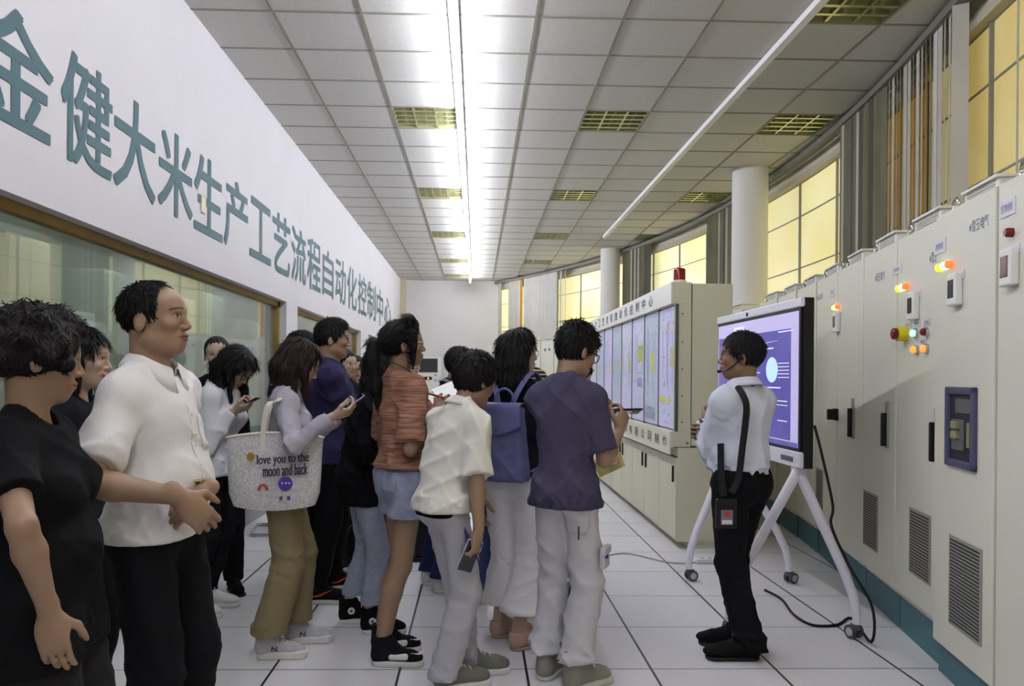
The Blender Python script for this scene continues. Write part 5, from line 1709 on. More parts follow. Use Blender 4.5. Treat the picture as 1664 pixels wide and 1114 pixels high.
if on('3'):
    I = person('balding man in a white short-sleeved shirt with clasped hands and a wristwatch', (-1.04, 2.52), -10, 1.745, True, lean=-2, head=(7, -5, 0), skin=SKIN_MID,
        hair=dict(kind='short', top=.006, side=.006, back=.010, face=((.118, 0, .02), (.106, .098, .125)), nape=-.08, spike=.001), build=1.0, belly=.016, detail=.85, seed=3,
        top=dict(m=WSH, loose=.018, hem=.90, sleeve=.80, collar=True, buttons=True, name='shirt', fold=.005, flare=.010, hem_r=.140, tuck=False, bunch=.7, neck=1.1, sleeve_r=1.02),
        bottom=dict(m=BLK2, waist=.96, r=(.094, .078, .074)), feet={'L': (-.04, .11, 10), 'R': (-.04, -.11, -10)}, shoes=dict(style='dress', m=K_SHOE, sole=B_SOLE),
        arms={'R': dict(at=at(291, 806, 2.28), wdir=(.62, .35, -.75), wpalm=(-.5, .8, -.1), hint=(-.6, -.6, -.4), curl=(28, 32, 20)),
              'L': dict(at=at(330, 800, 2.42), wdir=(-.62, -.35, -.5), wpalm=(-.35, .75, -.45), hint=(-.5, .5, -.5), curl=(30, 36, 24), thumb=.2)})
    patch(I['top'], (.7, .078, 1.262), (-1, 0, 0), (.095, .11), 'chest_pocket', WSH)
    a = I['A']['L']; f = nrm(a['wr'] - a['el']); c = a['wr'] - f * .018
    u1 = nrm(np.cross(f, [0, 0, 1])); u2 = np.cross(f, u1)
    wt = MB().tube([c + (u1 * math.cos(t) * .031 + u2 * math.sin(t) * .031) for t in [2 * math.pi * k / 30 for k in range(30)]], .0055, 8, closed=True).build('wristwatch', mat('steel_watch', '#c5c6c8', 0.2, 0.9), I['e'], smooth=True)
    fc = nrm(np.array([.5, -.6, .3])); o = c + nrm(fc - f * np.dot(fc, f)) * .033; nn = nrm(fc - f * np.dot(fc, f))
    MB().disc(o, nn, .017, .006, 24).build('watch_case', mat('gold_watch_case', '#b9a15a', 0.25, 0.9), wt, smooth=True)
if on('1'):
    I = person('woman in a black T-shirt with thick short wavy hair, cut by the left edge', (-1.14, 1.98), 6, 1.60, False, lean=1, head=(34, 5, 0), neck=-.015, skin=SKIN_MID, lips=(.36, .13, .11),
        hair=dict(kind='curly', top=.014, side=.024, back=.028, face=((.115, 0, -.05), (.078, .075, .11)), nape=-.095, ear=0), build=1.10, belly=.02, detail=.9, seed=12, hairm=H_SOFT,
        top=dict(m=BLK, loose=.016, hem=.78, sleeve=.66, fold=.004, hem_r=.15, neck=1.12, flat=.85),
        bottom=dict(m=mat('black_pleated_skirt_cloth', '#0f0f12', .85, bump=.2, bscale=30, stretch=(6, 6, .2)), waist=.95, r=(.125, .115, .115), hem=.12), shoes=dict(style='flat', m=K_SHOE, sole=B_SOLE),
        arms={'R': dict(at=at(80, 995, 1.77), elbow=at(36, 840, 1.78), dir=(.12, .06, -1), palm=(-.15, 1, 0), curl=(16, 20, 14)), 'L': dict(loc=(.02, .2, .84))})
if on('2'):
    I = person('smiling woman in dark navy half hidden between the black T-shirt and the white shirt', (-1.58, 3.06), 5, 1.62, False, head=(4, 2, 0), skin=SKIN_LIGHT, smile=1, hair=dict(kind='bob', len=.05, face=((.10, 0, -.035), (.073, .09, .105)), side=.014), detail=1.1, seed=22,
        top=dict(m=NAVY, loose=.02, hem=.85, sleeve=.7), bottom=dict(m=BLK2), shoes=dict(style='flat', m=K_SHOE, sole=B_SOLE))
if on('4'):
    I = person('smiling woman with pulled back black hair facing the camera by the glass wall', (-1.72, 5.12), -68, 1.70, False, head=(-6, 2, 5), skin=SKIN_LIGHT, smile=1, hair=dict(kind='pony', sleek=True, len=.12, side=.008, top=.008, face=((.106, 0, -.03), (.072, .10, .108))), detail=1.1, seed=23,
        top=dict(m=BLK, loose=.022, hem=.85, sleeve=1.9), bottom=dict(m=BLK2), shoes=dict(style='flat', m=K_SHOE, sole=B_SOLE))
if on('5'):
    I = person('girl in a white hooded jacket and glasses looking down at her phone', (-1.60, 4.70), -8, 1.655, False, lean=7, head=(-8, 40, 0), neck=.02, skin=SKIN_LIGHT, hair=dict(kind='long', len=.20, front=(1, -1), flen=.8, side=.014, fringe=.3), detail=1.05, seed=5,
        top=dict(m=cloth('white_nylon', '#dcdce2'), loose=.034, hem=.86, sleeve=2, fold=.007, name='jacket', wrist=.75, sleeve_r=1.25, bunch=.8, neck=1.2, collar=True),
        bottom=dict(m=BLK2, r=(.088, .064, .050), hem=.10), shoes=dict(style='low', m=W_SHOE, sole=W_SOLE, lace=LC_W), feet={'L': ('w', -1.715, 4.80, 2), 'R': ('w', -1.75, 4.60, -4)},
        arms={'R': dict(at=at(379, 668, 4.56), wdir=(.85, .25, .3), wpalm=(-.2, .5, .9), hint=(-.3, -.2, -1), curl=(30, 40, 30)), 'L': dict(at=at(381, 668, 4.78), wdir=(.85, -.2, .3), wpalm=(-.2, -.5, .9), hint=(-.3, .2, -1), curl=(30, 40, 30))})
    glasses(I, mat('thin_dark_frame', '#2b2729', .3))
    phone(I, 'R', 'black phone in the hands of the girl in the white jacket', PH_B, PH_S, n=(-.45, 0, .9), long=(.9, .1, .45))
if on('6'):
    KH = cloth('khaki_cotton', '#82765a', var=.06, vscale=5)
    def nb_logo(o):
        mb = MB(); put_text(mb, 'N', (.085, -.0495, .048), (1, 0, 0), (0, .25, 1), .032, .026, .02, .002); mb.build('emblem', mat('dark_shoe_print', '#3c3b50', .6), o, recalc=False)
        MB().bbox(.19, .262, -.05, .05, .03, .046, .012).build('overlay', mat('light_shoe_overlay', '#dcdce0', .5), o, smooth=True)
    I = person('woman in a lavender shirt and khaki trousers with a tote bag, looking at her phone', (-1.02, 4.04), 14, 1.65, False, lean=3, head=(0, 27, 0), neck=.012, skin=SKIN_LIGHT, hairm=H_BROWN, hair=dict(kind='long', len=.34, side=.016, top=.016, fwd=.01, front=(-1,), flen=.45, face=((.112, 0, -.04), (.074, .095, .105))), seed=6,
        top=dict(m=cloth('lavender_grey_cotton', '#a5a3ae', var=.05, vscale=4), loose=.026, hem=.80, sleeve=1.92, fold=.006, wrist=.78, sleeve_r=1.12, hem_r=.145, bunch=.6, collar=True),
        bottom=dict(m=KH, r=(.094, .082, .094), hem=.13, cuff=KH, stack=.2), shoes=dict(style='chunky', m=S_SHOE, sole=W_SOLE, lace=LC_W, extra=nb_logo), feet={'L': ('w', -1.02, 4.15, 8), 'R': ('w', -1.11, 3.93, 4)},
        arms={'R': dict(at=at(541, 676, 3.80), wdir=(.85, .35, .3), wpalm=(-.3, .35, .9), elbow=at(508, 752, 3.66), curl=(35, 40, 30)), 'L': dict(at=at(545, 676, 4.02), wdir=(.9, -.2, .25), wpalm=(-.3, -.4, .9), hint=(-.2, .2, -1), curl=(35, 40, 30))})
    phone(I, 'R', 'lilac phone in the hands of the woman with the tote bag', mat('lilac_phone_case', '#9a86cf', .4), PH_S, n=(-.6, -.1, .8), long=(.8, 0, .6), off=(.02, .01, 0))
    # tote bag hanging from her right shoulder
    M_tote = mat('white_patterned_canvas', '#d2d0d2', .7, var=.35, vscale=95, bump=.1, bscale=120)
    c = at(447, 768, 3.845)
    tb = empty('tote_bag', (c[0], c[1], c[2]), math.radians(4), 'white patterned tote bag printed with love you to the moon lettering', 'bag')
    V = []; F = []
    nx_ = 28; prof = [(-.185, .15, .035), (-.18, .20, .05), (-.10, .222, .062), (.0, .228, .05), (.10, .232, .034), (.15, .236, .022), (.182, .238, .018)]
    for zi, (z, w, d) in enumerate(prof):
        for j in range(nx_ * 2):
            t = 2 * math.pi * j / (nx_ * 2); cx = abs(math.cos(t)) ** .55 * math.copysign(1, math.cos(t)); sy = abs(math.sin(t)) ** .7 * math.copysign(1, math.sin(t))
            V.append((cx * w, sy * d, z + (-.025 * (abs(cx) ** 2) + .02 if zi == len(prof) - 1 else 0) + (.02 * cx * cx if zi < 2 else 0)))
    m_ = nx_ * 2
    for zi in range(len(prof) - 1):
        for j in range(m_): F.append((zi * m_ + j, zi * m_ + (j + 1) % m_, zi * m_ + m_ + (j + 1) % m_, zi * m_ + m_ + j))
    F.append(tuple(range(m_ - 1, -1, -1)))
    bd = MB().add(V, F).build('body', M_tote, tb, smooth=True)
    M_trim = mat('ivory_leather_trim', '#dbd6c8', .5)
    rimp = [Vector(p) for p in V[-m_:]]
    MB().tube(rimp, .006, 8, closed=True).build('rim', M_trim, tb, smooth=True)
    shp = I['W'](I['sh']['R']) - np.array([c[0], c[1], c[2]])
    for k, yy in enumerate((-.028, .024)):
        hp = [Vector((-.055, yy, .10)), Vector((-.055, yy, .2)), Vector((-.03, yy * 1.5, .34)), Vector((shp[0] - .01, shp[1] - .075 + .05 * k, shp[2] + .02)), Vector((shp[0] + .01, shp[1] + .01, shp[2] + .082)), Vector((shp[0] + .04, shp[1] + .06, shp[2] + .05))]
        MB().ribbon(smooth_path(hp, 5), (1, 0, .2), .024, .006).build('strap', M_trim, tb, smooth=True)
    ink = mat('dark_violet_print', '#39324c', .7); pur = mat('purple_print', '#4a3b9a', .7); och = mat('ochre_print', '#a07a2a', .7); ora = mat('red_orange_print', '#b8502f', .7)
    def pr(x0, z0): return (x0, -.0665, z0)
    d = MB(); ly = -.066
    for tx, x0, z0, w, h in (('love you to the', -.075, .035, .25, .062), ('moon and back', -.045, -.012, .215, .058)): [put_text(d, tx, (x0 + q, ly, z0), (1, 0, .06), (0, 0, 1), w, h, .0, .001 + abs(q) * .1) for q in (-.0015, 0, .0015)]
    d.build('lettering', ink, bd, recalc=False)
    def disc2(x, z, r, m, nm, n=24, y=ly):
        return MB().disc((x, y, z), (0, -1, 0), r, .0015, n).build(nm, m, bd)
    mo = disc2(.062, -.045, .035, pur, 'printed_moon')
    ew = MB()
    for q in (-.014, .004, .019): ew.disc((.062 + q, ly - .0018, -.042), (0, -1, 0), .005, .001, 12)
    ew.build('printed_dots', W_SOLE, mo)
    st = []
    for k in range(16):
        r = .026 if k % 2 else .017; t = math.pi * k / 8; st.append((-.105 + r * math.cos(t), ly - .002, .088 + r * math.sin(t)))
    MB().add(st, [tuple(range(16))]).build('printed_sun', och, bd)
    MB().ribbon([(-.045 + .02 * math.cos(t), ly - .001, -.07 + .02 * math.sin(t)) for t in [3.6 - .5 * k for k in range(9)]], (0, 0, 1), .012, .002).build('printed_swirl', ora, bd)
    for q in (.035, .072): MB().box(q, q + .014, ly - .001, ly + .002, -.125, -.108).build('printed_block', pur, bd)
if on('8'):
    def nike(o):
        pts = [(.02, .075), (.055, .052), (.09, .056), (.165, .098), (.095, .072), (.06, .072), (.04, .082)]
        MB().add([(x, -.051, z - .006) for x, z in pts], [tuple(range(len(pts)))]).add([(x, -.047, z - .006) for x, z in pts], [tuple(range(len(pts) - 1, -1, -1))]).build('emblem', mat('orange_print', '#d8482a', .5), o)
    PUR = cloth('purple_pique', '#2d2848', bscale=500)
    I = person('tall man in a dark purple polo shirt with folded arms and black trousers', (-.95, 5.0), 12, 1.805, True, head=(-4, 0, 0), skin=SKIN_MID, hair=dict(kind='short', top=.022, side=.010, back=.014, vol=((.03, 0, .10), (.055, .055, .03))), build=1.14, belly=.03, beard=.15, seed=8,
        top=dict(m=PUR, loose=.024, hem=.84, sleeve=.78, collar=True, v=True, fold=.005, flare=.014, sleeve_r=1.15), bottom=dict(m=BLK, r=(.102, .08, .07), hem=.06, stack=1.0), shoes=dict(style='low', m=K_SHOE, sole=mat('pale_mint_sole', '#c3cdc0', .6), lace=LC_B, extra=nike, sc=1.05), feet={'L': ('w', -1.02, 5.19, 12), 'R': ('w', -1.07, 4.88, 0)},
        arms={'R': dict(loc=(.24, .10, 1.10), hint=(-.2, -.6, -.8), dir=(.1, 1, .1), palm=(-1, .1, 0), curl=(30, 30, 20)), 'L': dict(loc=(.27, -.13, 1.13), hint=(-.1, .6, -.8), dir=(-.15, -.75, .65), palm=(-1, .1, .1), curl=(35, 30, 20))})
if on('7'):
    I = person('man with short dark hair and glasses partly hidden behind the brown-haired woman', (-1.25, 5.44), 14, 1.75, True, head=(0, 3, 0), skin=SKIN_LIGHT, hair=dict(kind='short', top=.018, side=.012), detail=1.2, seed=27,
        top=dict(m=NAVY, loose=.022, hem=.85), bottom=dict(m=BLK2), shoes=dict(style='chunky', m=cloth('grey_mesh_shoe', '#8d8a8a'), sole=W_SOLE), feet={'L': (-.06, .08, 5), 'R': (.14, -.12, -5)})
    glasses(I, mat('thin_dark_frame', '#2b2729', .3))
if on('9'):
    I = person('distant woman in glasses with her hand to her chin, beyond the purple polo', (-1.20, 7.6), -62, 1.635, False, head=(-8, 4, 0), skin=SKIN_LIGHT, hair=dict(kind='bob', len=.05, face=((.104, 0, -.035), (.072, .1, .106))), detail=1.5, seed=31,
        top=dict(m=cloth('violet_jersey', '#36324f'), loose=.02, hem=.85, sleeve=.65), bottom=dict(m=BLK2), shoes=dict(style='low', m=W_SHOE, sole=W_SOLE), arms={'R': dict(loc=(.17, -.02, 1.33), hint=(0, -.6, -1), dir=(-.2, .2, 1), palm=(-1, 0, .2), curl=(50, 60, 40))})
    glasses(I, mat('thin_dark_frame', '#2b2729', .3))
    I = person('distant dark-haired man in glasses just behind the woman with hand to chin', (-1.13, 8.35), -48, 1.70, True, head=(0, 3, 0), skin=SKIN_MID, hair=dict(kind='short', top=.024, side=.014), detail=1.6, seed=32, top=dict(m=NAVY, loose=.02, hem=.85), bottom=dict(m=BLK2), shoes=dict(style='low', m=K_SHOE, sole=W_SOLE))
    glasses(I, mat('thin_dark_frame', '#2b2729', .3))
    I = person('distant person whose face shows just under the chin of the man in purple polo', (-1.15, 6.7), -40, 1.665, False, head=(0, 2, 0), skin=SKIN_LIGHT, hair=dict(kind='pony', len=.15, face=((.104, 0, -.035), (.072, .1, .106))), detail=1.6, seed=33, top=dict(m=NAVY, loose=.02, hem=.85), bottom=dict(m=BLK2), shoes=dict(style='low', m=K_SHOE, sole=W_SOLE))
if on('12'):
    I = person('distant person in a white T-shirt writing, seen past the chin of the ponytailed woman', (-.66, 7.2), 5, 1.69, False, head=(0, 10, 0), skin=SKIN_LIGHT, hair=dict(kind='bob', len=.06), detail=1.5, seed=41, top=dict(m=WSH, loose=.024, hem=.85, sleeve=.75), bottom=dict(m=NAVY), shoes=dict(style='low', m=W_SHOE, sole=W_SOLE),
        arms={'R': dict(loc=(.30, -.05, 1.13), hint=(-.2, -.3, -1), curl=(40, 40, 30)), 'L': dict(loc=(.3, .08, 1.12), hint=(-.2, .3, -1))})
if on('11'):
    LJ = cloth('light_blue_denim', '#9aa2b2', var=.15, vscale=60)
    def star(o):
        MB().disc((.068, -.0475, .085), (0, -1, .0), .022, .004, 24).build('ankle_patch', W_SOLE, o)
        st = []
        for k in range(10):
            r = .014 if k % 2 else .006; t = math.pi * k / 5 + math.pi / 2 + math.pi / 5; st.append((.068 + r * math.cos(t), -.0522, .085 + r * math.sin(t)))
        MB().add(st, [tuple(range(10))]).build('star', mat('navy_star', '#2a3566', .6), o)
    I = person('person in a black jacket, pale jeans and black canvas high tops behind the denim shorts', (-.665, 4.42), 8, 1.60, False, lean=9, head=(0, 10, 0), neck=.02, skin=SKIN_LIGHT, hair=dict(kind='bob', len=.04), detail=1.2, seed=42, top=dict(m=BLK, loose=.028, hem=.76, sleeve=1.9, fold=.008, hem_r=.16, name='jacket', flat=.9),
        bottom=dict(m=LJ, r=(.09, .07, .064), hem=.17, cuff=LJ), shoes=dict(style='high', m=K_SHOE, sole=W_SOLE, lace=LC_W, extra=star), feet={'L': ('w', -.785, 4.49, 8), 'R': ('w', -.63, 4.31, 0)}, arms={'R': dict(loc=(.22, -.1, 1.0), hint=(-.4, -.4, -1)), 'L': dict(loc=(.25, .1, 1.0), hint=(-.4, .4, -1))})
if on('10'):
    RUST = mat('rust_striped_jersey', '#7d5040', .85, var=.9, vscale=14, stretch=(.6, .6, 9), col2='#a07f6d', bump=.1, bscale=300, spec=.15)
    DEN = cloth('washed_denim', '#9a9fb4', var=.35, vscale=14, col2='#858aa4', bscale=400)
    HT = cloth('black_suede', '#17161a')
    def court(o):
        MB().bbox(.085, .195, -.0475, .0475, .034, .070, .016).build('white_quarter', mat('white_leather', '#dddcd8', .45), o, smooth=True)
        MB().add([(.215 + .05 * math.cos(t), .034 * math.sin(t), .072 - .012 * abs(math.cos(t)) + (.006 if abs(math.sin(t)) < .5 else 0)) for t in [2 * math.pi * k / 20 for k in range(20)]], [tuple(range(20))]).build('white_vamp', mat('white_leather', '#dddcd8', .45), o)
    I = person('woman in a rust T-shirt and denim shorts with a ponytail, writing', (-.375, 3.94), 35, 1.73, False, lean=-1, head=(-20, -4, 0), skin=SKIN_MID, lips=(.40, .14, .12), hair=dict(kind='pony', len=.24, tie=(-.112, 0, .005), front=(-1,), flen=.11, roll=True, top=.016, side=.012, face=((.112, 0, -.035), (.072, .1, .108))), seed=10,
        top=dict(m=RUST, loose=.028, hem=.965, sleeve=.88, fold=.006, sleeve_r=1.3, flare=.012, name='t_shirt', neck=1.2, bunch=.9, hem_r=.135),
        bottom=dict(m=DEN, name='shorts', waist=1.035, hem=.74, r=(.098, .090, .09), cuff=DEN, seat=1, fold=.005), shoes=dict(style='high', m=HT, sole=W_SOLE, lace=LC_B, sc=1.02, extra=court), feet={'L': ('w', -.53, 4.02, 4), 'R': ('w', -.505, 3.84, -3)},
        arms={'R': dict(at=at(706, 668, 3.88), wdir=(.7, .2, .5), wpalm=(-.4, .7, -.4), elbow=at(674, 742, 3.76), curl=(45, 50, 30), thumb=.6), 'L': dict(at=at(682, 672, 4.12), wdir=(.8, .3, .15), wpalm=(0, -.3, 1), hint=(-.3, .3, -1), curl=(20, 25, 15))})
    patch(I['trousers'], (-.6, -.22, .925), (1, .30, 0), (.10, .115), 'back_pocket', DEN)
    e = I['e']; P_ = lambda x, y, z: Vector(I['hc'] + I['Rh'] @ (np.array([x, y, z]) * I['hs']))
    glasses(I, mat('clear_frame', '#d9d4d4', .15))
    MB().tube([P_(-.02, .02, .131), P_(.01, .0, .134), P_(.02, -.02, .13)], [.012, .016, .010], 12).build('hair_clip', mat('pearl_clip', '#dcd3e6', .3), e, smooth=True)
    ns = I['nb']; MB().tube([ns + I['R'] @ np.array([.012 + .072 * math.cos(t), .068 * math.sin(t), .022 - .045 * math.cos(t)]) for t in [2 * math.pi * k / 36 for k in range(36)]], .0022, 6, closed=True).build('necklace', mat('dark_cord', '#1b1716', .6), e, smooth=True)
    a = I['A']['R']; f = nrm(a['wr'] - a['el']); c = a['wr'] - f * .035; u1 = nrm(np.cross(f, [0, 0, 1])); u2 = np.cross(f, u1)
    MB().tube([c + (u1 * math.cos(t) + u2 * math.sin(t)) * .030 for t in [2 * math.pi * k / 24 for k in range(24)]], .0035, 8, closed=True).build('bracelet', mat('silver_bracelet', '#c9c9cc', .2, .9), e, smooth=True)
    nbp = at(706, 648, 4.10)
    nb_ = empty('notebook', tuple(nbp), .25, 'open white notebook held by the woman in the rust T-shirt', 'notebook')
    Mt = Matrix.Rotation(math.radians(-14), 4, 'Y') @ Matrix.Rotation(math.radians(16), 4, 'X')
    MB().bbox(-.13, .125, -.09, .09, -.006, .0, .002, Mt).build('cover', mat('white_card', '#d9d7d0', .6), nb_)
    MB().bbox(-.124, .12, -.085, .085, .0, .006, .002, Mt).build('pages', mat('paper', '#ecebe6', .8), nb_)
    hp = I['W'](I['H']['R']['grip'])
    q0 = at(686, 636, 3.90); q1 = at(722, 646, 3.88)
    pen = empty('pen', (0, 0, 0), 0, 'red pen in the hand of the woman in the rust T-shirt', 'pen')
    MB().tube([q0, q0 * .3 + q1 * .7, q1], .0065, 10).build('barrel', mat('red_plastic', '#9d2a22', .35), pen, smooth=True)
    MB().tube([q0 + (q0 - q1) * .16, q0], [.001, .0055], 10).build('tip', mat('grey_metal_tip', '#8d8d90', .3, .7), pen, smooth=True)
if on('14'):
    I = person('person in a navy polo with white collar stripes bending over papers', (-.27, 5.22), 25, 1.66, False, lean=14, head=(6, 14, 0), neck=.02, skin=SKIN_MID, hair=dict(kind='short', top=.022, side=.018, back=.02, nape=-.10), detail=1.2, seed=44,
        top=dict(m=cloth('navy_pique', '#1d1a3a'), loose=.024, hem=.84, sleeve=.78, collar=True), bottom=dict(m=cloth('dark_indigo_denim', '#23284a'), hem=.10, r=(.095, .075, .066)), shoes=dict(style='low', m=W_SHOE, sole=W_SOLE, lace=LC_W),
        arms={'R': dict(loc=(.24, -.10, 1.08), hint=(-.2, -.5, -1)), 'L': dict(loc=(.26, .06, 1.10), hint=(-.2, .5, -1))})
    ns = I['nb']
    for rr, zz in ((.085, .000), (.080, .012)):
        MB().tube([ns + I['R'] @ np.array([-.006 + rr * math.cos(t), rr * math.sin(t), zz - .022 * math.cos(t)]) for t in [2 * math.pi * k / 36 for k in range(36)]], .0028, 6, closed=True).build('collar_stripe', W_SOLE, I['e'], smooth=True)
    pc = at(736, 631, 4.72)
    pa = empty('paper', tuple(pc), .3, 'white sheets of paper held between the rust T-shirt and the dark-haired boy', 'paper')
    MB().bbox(-.105, .105, -.14, .14, -.003, .003, .001, Matrix.Rotation(math.radians(-22), 4, 'Y') @ Matrix.Rotation(math.radians(12), 4, 'X')).build('sheets', mat('paper', '#ecebe6', .8), pa)
if on('15'):
    ST = mat('black_cream_stripes', '#101013', .85)
    nt = ST.node_tree; b_ = nt.nodes['Principled BSDF']; tc = nt.nodes.new('ShaderNodeTexCoord'); wv = nt.nodes.new('ShaderNodeTexWave'); wv.bands_direction = 'Z'; wv.inputs['Scale'].default_value = 11; wv.inputs['Distortion'].default_value = .6
    nt.links.new(tc.outputs['Object'], wv.inputs[0]); cr = nt.nodes.new('ShaderNodeValToRGB'); cr.color_ramp.elements[0].position = .68; cr.color_ramp.elements[1].position = .74; cr.color_ramp.elements[0].color = (.006, .006, .009, 1); cr.color_ramp.elements[1].color = C('#b5a878')
    nt.links.new(wv.outputs[0], cr.inputs[0]); nt.links.new(cr.outputs[0], b_.inputs['Base Color'])
    I = person('person in a black and cream striped top hidden behind the long-haired woman', (.33, 5.62), 60, 1.81, False, head=(-10, 4, 0), skin=SKIN_LIGHT, hairm=hair_mat('blue_black_hair', '#15142a'), hair=dict(kind='bob', len=.04), detail=1.3, seed=45,
        top=dict(m=ST, loose=.03, hem=.84, sleeve=1.9, sleeve_r=1.3), bottom=dict(m=BLK2), shoes=dict(style='low', m=K_SHOE, sole=W_SOLE),
        arms={'L': dict(at=at(842, 604, 5.45), elbow=at(800, 606, 5.52), hide=True), 'R': dict(loc=(.2, -.12, 1.0))})
if on('19'):
    CRM = cloth('cream_cotton', '#cfc6ad', var=.08, vscale=4)
    I = person('stooping person in a cream jacket and jeans between the boy in white and the backpack', (.13, 4.84), 70, 1.60, False, lean=15, head=(20, 24, 0), neck=.02, skin=SKIN_LIGHT, hair=dict(kind='bob', len=.03), detail=1.25, seed=46,
        top=dict(m=CRM, loose=.04, hem=.80, sleeve=1.9, fold=.008, name='jacket', collar=True, hem_r=.17), bottom=dict(m=cloth('mid_blue_denim', '#3a4670', var=.2, vscale=30), hem=.09, r=(.095, .075, .07)), shoes=dict(style='low', m=W_SHOE, sole=W_SOLE, lace=LC_W),
        arms={'R': dict(loc=(.3, -.08, 1.05), hint=(-.2, -.5, -1)), 'L': dict(loc=(.3, .08, 1.05), hint=(-.2, .5, -1))})
    pc = at(796, 748, 4.5)
    lb = empty('pouch', tuple(pc), .2, 'small lilac patterned pouch hanging beside the cream jacket', 'pouch')
    MB().bbox(-.03, .03, -.02, .02, -.16, .08, .012).build('body', mat('lilac_print_cloth', '#8f82c4', .7, var=.5, vscale=30, col2='#d5d2e6'), lb, smooth=True)
    MB().tube([(0, 0, .08), (.0, .03, .3), (.0, .12, .5)], .006, 8).build('strap', mat('cream_strap', '#cfc6ad', .7), lb, smooth=True)
if on('13'):
    GT = cloth('light_grey_trouser', '#b1afb8', var=.05, vscale=5)
    I = person('dark-haired boy in a white short-sleeved shirt bending forward with phones in his hand', (-.145, 3.585), 40, 1.565, True, lean=14, head=(2, 20, 0), neck=.03, skin=SKIN_MID, hair=dict(kind='short', top=.030, side=.020, back=.026, nape=-.085, vol=((-.0, 0, .09), (.085, .07, .045))), build=.86, seed=13,
        top=dict(m=WSH2, loose=.028, hem=.895, sleeve=.92, collar=True, fold=.008, fscale=22, flare=.02, sleeve_r=1.25, hem_x=-.04, hem_r=.146, bunch=.5), bottom=dict(m=GT, waist=.905, r=(.090, .078, .074), belt=BLK, stack=.7, hem=.05, seat=1), shoes=dict(style='low', m=cloth('grey_canvas', '#6f716a'), sole=W_SOLE, lace=LC_W), feet={'L': ('w', -.085, 3.70, 12), 'R': ('w', -.175, 3.52, 20)},
        arms={'R': dict(at=at(778, 866, 3.43), hint=(-.5, -.5, 0), wdir=(-.12, -.05, -1), wpalm=(-.85, .55, 0), curl=(35, 40, 25), thumb=.6), 'L': dict(loc=(.20, .0, .95), hint=(-.6, .2, -.3), dir=(0, -.3, -1))})
    phone(I, 'R', 'dark purple phone in the lowered hand of the boy in white', mat('dark_purple_case', '#2f2858', .3), PH_S, off=(-.02, .012, .01), long=(.35, -.25, -.9), n=(-.6, .5, -.5))
    phone(I, 'R', 'pale blue phone held behind the purple one by the boy in white', mat('pale_blue_case', '#94a8cf', .35), PH_S, off=(.03, .002, -.01), long=(-.2, .3, -.9), n=(-.4, -.8, -.2))
